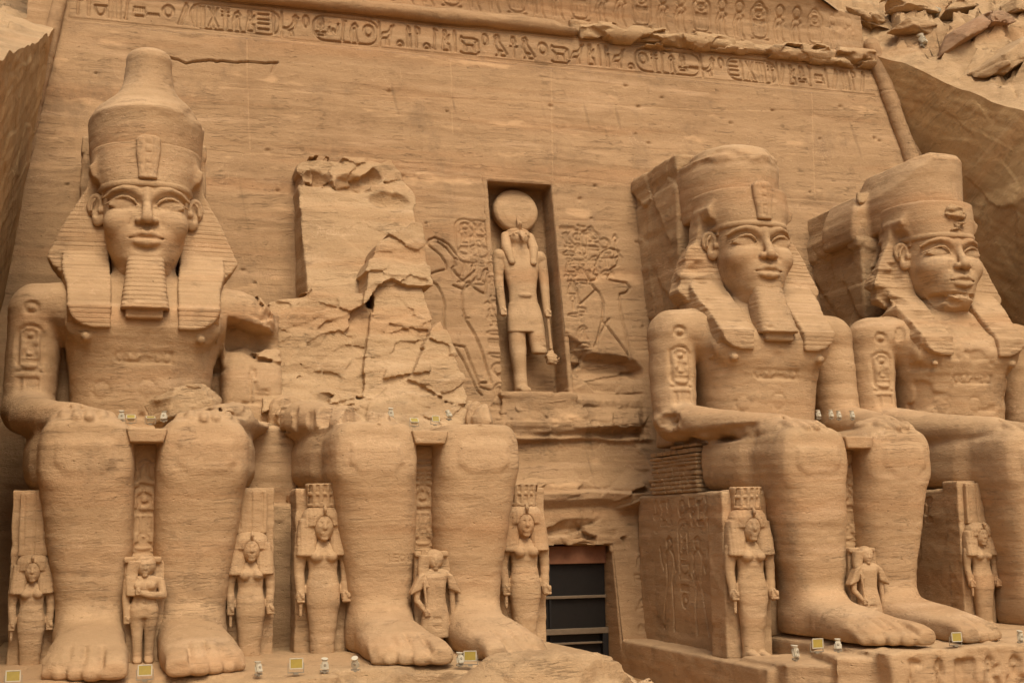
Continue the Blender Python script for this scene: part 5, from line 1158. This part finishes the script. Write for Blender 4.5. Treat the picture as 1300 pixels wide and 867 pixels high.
# ------------------------------------------------------------------ loose rocks
def rock(label, c, r, seed, amp=.35, rz=0, ry=0, mat=None, h=None, name='boulder', flat=3.2):
    c = np.array(c, float); r = np.array(r, float); hh = h or max(.05, max(r)/28)
    v = Vol(-r*1.35, r*1.35, hh)
    if flat > 4:                                             # split block: a few planes
        g = np.random.RandomState(seed); N = g.normal(size=(16, 3)); N /= np.linalg.norm(N, axis=1)[:, None]; N = np.concatenate([N, [[0, 0, 1], [0, 0, -1], [0, -1, .15]]]); O = np.r_[g.uniform(.72, 1.0, 16), .8, .8, .85]
        def f(X, Y, Z):
            d = -9
            for n_, o_ in zip(N, O): d = np.maximum(d, (n_[0]*X/r[0]+n_[1]*Y/r[1]+n_[2]*Z/r[2]-o_))
            return d*min(r)
        v.add(Pr(f, -r*1.2, r*1.2)); v.rough(-r*1.35, r*1.35, lambda X, Y, Z: crag(X+c[0], Y, Z, max(r)*.4, seed)*.05*min(r)+.08*min(r)*facets(X[:, 0, :], Z[:, 0, :], max(r)*.7, seed, .15, .4)[:, None, :])
    else:
        p = loft(2, [(-r[2], 0, 0, r[0]*.8, r[1]*.8), (-.3*r[2], 0, 0, r[0], r[1]), (.45*r[2], 0, 0, r[0]*.92, r[1]*.9), (r[2], 0, 0, r[0]*.55, r[1]*.55)], n=flat, r=min(r)*.15)
        v.add(p); v.rough(-r*1.35, r*1.35, lambda X, Y, Z: crag(X+c[0], Y+c[1], Z, max(r)*.7, seed)*amp*.35*min(r)+amp*.55*min(r)*(facets(X[:, 0, :], Z[:, 0, :], max(r)*.8, seed, .15, .4)[:, None, :]+facets(X[:, :, 0], Y[:, :, 0], max(r)*.8, seed+1, .3, .7)[:, :, None])+crag(X, Y+seed, Z, max(r)*.22, seed+1)*amp*.15*min(r))
    V, Q = v.net(); V = weather(V, Q, c, .02); t = link(name, meshdata(name, V, Q, mat or STR, sharp=38)); tag(t, label, 'rock'); t.location = c; t.rotation_euler = (0, ry, rz); return t
rock('big pale split boulder lying in front of the doorway at the bottom edge', (10.4, -8.5, -1.82), (2.8, 1.5, 1.8), 3, .22, flat=2.4)
rock('small pale stone at the bottom edge right of the big boulder', (14.0, -7.5, -1.15), (.32, .3, .3), 5, .3)
rock('angular rock fragment resting in the complete giant\'s lap', (1.25, 1.6, 7.75), (1.25, 1.1, .95), 9, .22, flat=5.0, rz=.3, ry=-.12, name='rock_fragment')# .3, -.12, name='rock_fragment')
_b = BVHTree.FromPolygons([tuple(p) for p in CLIFFV], [tuple(q) for q in CLIFFQ])
def cp(px, py):
    d = Vector(ray(px, py)).normalized(); h = _b.ray_cast(Vector(CAM), d); return np.array(h[0]) if h[0] is not None else atY(px, py, 20.0)
ROCKS = []
for i, (px, py, r, rz, ry, lab, m) in enumerate([
    (1228, 40, (1.9, 1.0, .5), .1, -.6, 'long purplish tilted slab below the cliff floodlights', STP),
    (1262, 26, (.7, .7, .6), .1, -.4, 'purplish block wedged against the top of the tilted slab', STP),
    (1282, 76, (2.3, 1.5, .75), .15, -.62, 'broad rounded boulder at the right edge above the wall', STR),
    (1165, 38, (1.5, .8, .4), .05, .1, 'flat cracked ledge block beside the cliff floodlights', STR),
    (1228, 10, (2.2, 1.2, .6), .1, -.4, 'pale sloping slab at the very top right', STR),
    (1093, 22, (.8, .6, .3), .0, .45, 'thin tilted block at the end of the cobra cornice', STR),
    (1112, 26, (.55, .5, .5), .4, .1, 'small rounded block beside the thin tilted one', STR),
    (1150, 10, (1.6, .9, .45), .1, .0, 'weathered flat rock on the cliff top', STR),
    (1294, 8, (1.3, 1.0, .6), .1, -.3, 'pale rock in the top right corner', STR)]):
    ROCKS.append(rock(lab, cp(px, py), r, 20+i, .16, rz, ry, m, flat=5.5))

# ------------------------------------------------------------------ floodlights
WH = plain('cream_paint', (.50, .44, .31), .55, var=.15); YEL = plain('yellow_lens', (.34, .25, .05), .2, var=.2, spec=.6); GRY = plain('dull_bracket', (.30, .25, .17), .6, .2)
import bmesh
def fl_mesh(name, build, mat):
    bm = bmesh.new(); build(bm); me = bpy.data.meshes.new(name); bm.to_mesh(me); bm.free(); me.materials.append(mat); return me
def bmbox(bm, lo, hi, bev=.015, taper=None):
    r = bmesh.ops.create_cube(bm, size=1); vs = r['verts']
    for vv in vs:
        k = taper if (taper and vv.co.y > 0) else 1
        vv.co = Vector([(lo[i]+hi[i])/2+vv.co[i]*(hi[i]-lo[i])*(k if i != 1 else 1) for i in range(3)])
    bmesh.ops.bevel(bm, geom=list({e for vv in vs for e in vv.link_edges}), offset=bev, segments=2, affect='EDGES')
def f_house(bm):
    bmbox(bm, (-.27, -.02, -.2), (.27, .22, .22), .02, .7); bmbox(bm, (-.285, -.06, -.215), (.285, -.02, -.17), .01); bmbox(bm, (-.285, -.06, .19), (.285, -.02, .235), .01)
    bmbox(bm, (-.285, -.06, -.17), (-.24, -.02, .19), .01); bmbox(bm, (.24, -.06, -.17), (.285, -.02, .19), .01)
def f_brk(bm):
    bmbox(bm, (-.34, .06, -.34), (-.31, .1, .04), .006); bmbox(bm, (.31, .06, -.34), (.34, .1, .04), .006); bmbox(bm, (-.34, .02, -.38), (.34, .14, -.345), .006); bmbox(bm, (-.1, .0, -.44), (.1, .16, -.38), .01)
def f_lens(bm): bmbox(bm, (-.24, -.045, -.17), (.24, -.025, .19), .004)
def f_box2(bm):
    bmbox(bm, (-.13, -.12, -.2), (.13, .12, .2), .04, .8)
    r = bmesh.ops.create_cone(bm, cap_ends=True, segments=14, radius1=.12, radius2=.145, depth=.08); bmesh.ops.transform(bm, matrix=Matrix.Translation((0, -.02, .24))@Matrix.Rotation(.3, 4, 'X'), verts=r['verts'])
    bmbox(bm, (-.17, -.03, -.16), (-.135, .03, .06), .006); bmbox(bm, (.135, -.03, -.16), (.17, .03, .06), .006)
def f_cap(bm):
    r = bmesh.ops.create_cone(bm, cap_ends=True, segments=12, radius1=.07, radius2=.05, depth=.05); bmesh.ops.transform(bm, matrix=Matrix.Translation((0, -.125, .02))@Matrix.Rotation(math.pi/2, 4, 'X'), verts=r['verts'])
def f_foot(bm): bmbox(bm, (-.18, -.05, -.28), (.18, .05, -.2), .01); bmbox(bm, (-.06, -.06, -.33), (.06, .06, -.27), .01)
FM = {'h': fl_mesh('housing', f_house, WH), 'b': fl_mesh('bracket', f_brk, GRY), 'l': fl_mesh('lens', f_lens, YEL), 'h2': fl_mesh('housing', f_box2, WH), 'c2': fl_mesh('rear_cap', f_cap, GRY), 'f2': fl_mesh('bracket', f_foot, GRY)}
def flood(label, p, square, rz=0., tilt=0., s=1.0, group='floodlights round the giants'):
    t = thing('floodlight', label, 'floodlight', p, group); t.scale = (s, s, s); t.rotation_euler = (0, 0, rz)
    off = .44 if square else .33
    names = (('h', 'housing'), ('l', 'lens')) if square else (('h2', 'housing'), ('c2', 'rear_cap'))
    hz = None
    hz = link(names[0][1], FM[names[0][0]], t); hz.location = (0, 0, off); hz.rotation_euler = (tilt, 0, 0)
    link(names[1][1], FM[names[1][0]], hz)
    o = link('bracket', FM['b' if square else 'f2'], t); o.location = (0, 0, off)
def onZ(px, py, z):
    d = ray(px, py); t = (z-CAM[2])/d[2]; return CAM+d*t
def ped1(px): p = atY(px, 850, -6.62); return (p[0], -6.62, PZ-.03)
def ped2(px): p = atY(px, 825, -6.8); return (p[0], -6.8, PZ2-.03)
W_, S_ = False, True
for px, sq, rz, tl, lab in [
    (17, S_, 0, .1, 'square yellow floodlight at the bottom left corner'), (184, S_, 0, .1, 'square yellow floodlight between the complete giant\'s feet'),
    (328, W_, .5, .3, 'tilted cream floodlight just right of the complete giant\'s foot'), (376, S_, 0, .05, 'square yellow floodlight below the low crowned queen'),
    (412, W_, 0, 0, 'upright cream floodlight at the low crowned queen\'s feet'), (451, W_, -.4, -.3, 'cream floodlight at the torsoless giant\'s left foot'),
    (584, W_, .3, .2, 'cream floodlight left of a yellow one, between the torsoless giant\'s feet'), (597, S_, -.3, .0, 'square yellow floodlight between the torsoless giant\'s feet')]:
    flood(lab, ped1(px), sq, rz, -tl, .66)
for px, sq, rz, tl, lab in [
    (1038, S_, 0, .0, 'square yellow floodlight in front of the bearded right giant\'s foot'), (1064, W_, -.4, .2, 'cream floodlight at the bearded right giant\'s toes'),
    (1215, S_, 0, .1, 'square yellow floodlight at the big toe near the right edge'), (1296, W_, .2, .1, 'cream floodlight at the bottom right edge')]:
    flood(lab, ped2(px), sq, rz, -tl, .68)
p = atY(1010, 838, -6.3); flood('cream floodlight below the corner queen right of the doorway', (p[0], -6.3, -.64), W_, .4, -.2, .8)
for px, py, Y, sq, rz, tl, lab in [
    (154, 533, .6, W_, .1, 0, 'leftmost cream floodlight in the complete giant\'s lap'), (166, 535, .2, S_, 0, .9, 'small square floodlight beside the leftmost lap light'),
    (191, 536, -.3, S_, .1, 1.2, 'flat lying floodlight on the complete giant\'s lap edge'), (208, 533, .3, W_, -.2, .2, 'cream floodlight by the lap rock fragment'),
    (496, 529, .3, W_, 0, 0, 'leftmost cream floodlight on the torsoless giant\'s lap'), (526, 539, -.2, S_, 0, .8, 'small low floodlight at the torsoless giant\'s lap centre'),
    (553, 537, .0, S_, .2, .2, 'boxy floodlight right of the torsoless giant\'s lap centre'), (570, 531, .6, W_, .5, .7, 'steeply tilted cream floodlight by the torsoless giant\'s right knee')]:
    q = atY(px, py, Y); flood(lab, (q[0], Y, q[2]-.08), sq, rz, -tl, .5 if sq else .62)
for px, py, lab in [(1039, 530, 'leftmost floodlight on the bearded right giant\'s lap'), (1055, 530, 'second floodlight from left on the bearded right giant\'s lap'), (1065, 531, 'third floodlight from left on the bearded right giant\'s lap'), (1082, 531, 'rightmost floodlight on the bearded right giant\'s lap')]:
    q = atY(px, py, .2); flood(lab, (q[0], .2, q[2]-.08), W_, .2, -.3, .62)
vv_, qq_, of_ = [tuple(p) for p in CLIFFV], [tuple(q) for q in CLIFFQ], len(CLIFFV)
for t in ROCKS:
    mw = Matrix.Translation(t.location)@t.rotation_euler.to_matrix().to_4x4(); vv_ += [tuple(mw@q.co) for q in t.data.vertices]; qq_ += [tuple(of_+k for k in p.vertices) for p in t.data.polygons]; of_ += len(t.data.vertices)
_b = BVHTree.FromPolygons(vv_, qq_)
for px, py, rz, tl, lab in [(1189, 22, 1.0, 1.2, 'left of two cream floodlights on the upper right cliff'), (1209, 25, -.8, 1.3, 'right of two cream floodlights on the upper right cliff'), (1172, 60, .5, .5, 'single cream floodlight on the top edge of the right wall')]:
    q = cp(px, py); flood(lab, tuple(q-np.array((0, 0, .08))), W_, rz, -tl, 1.35)
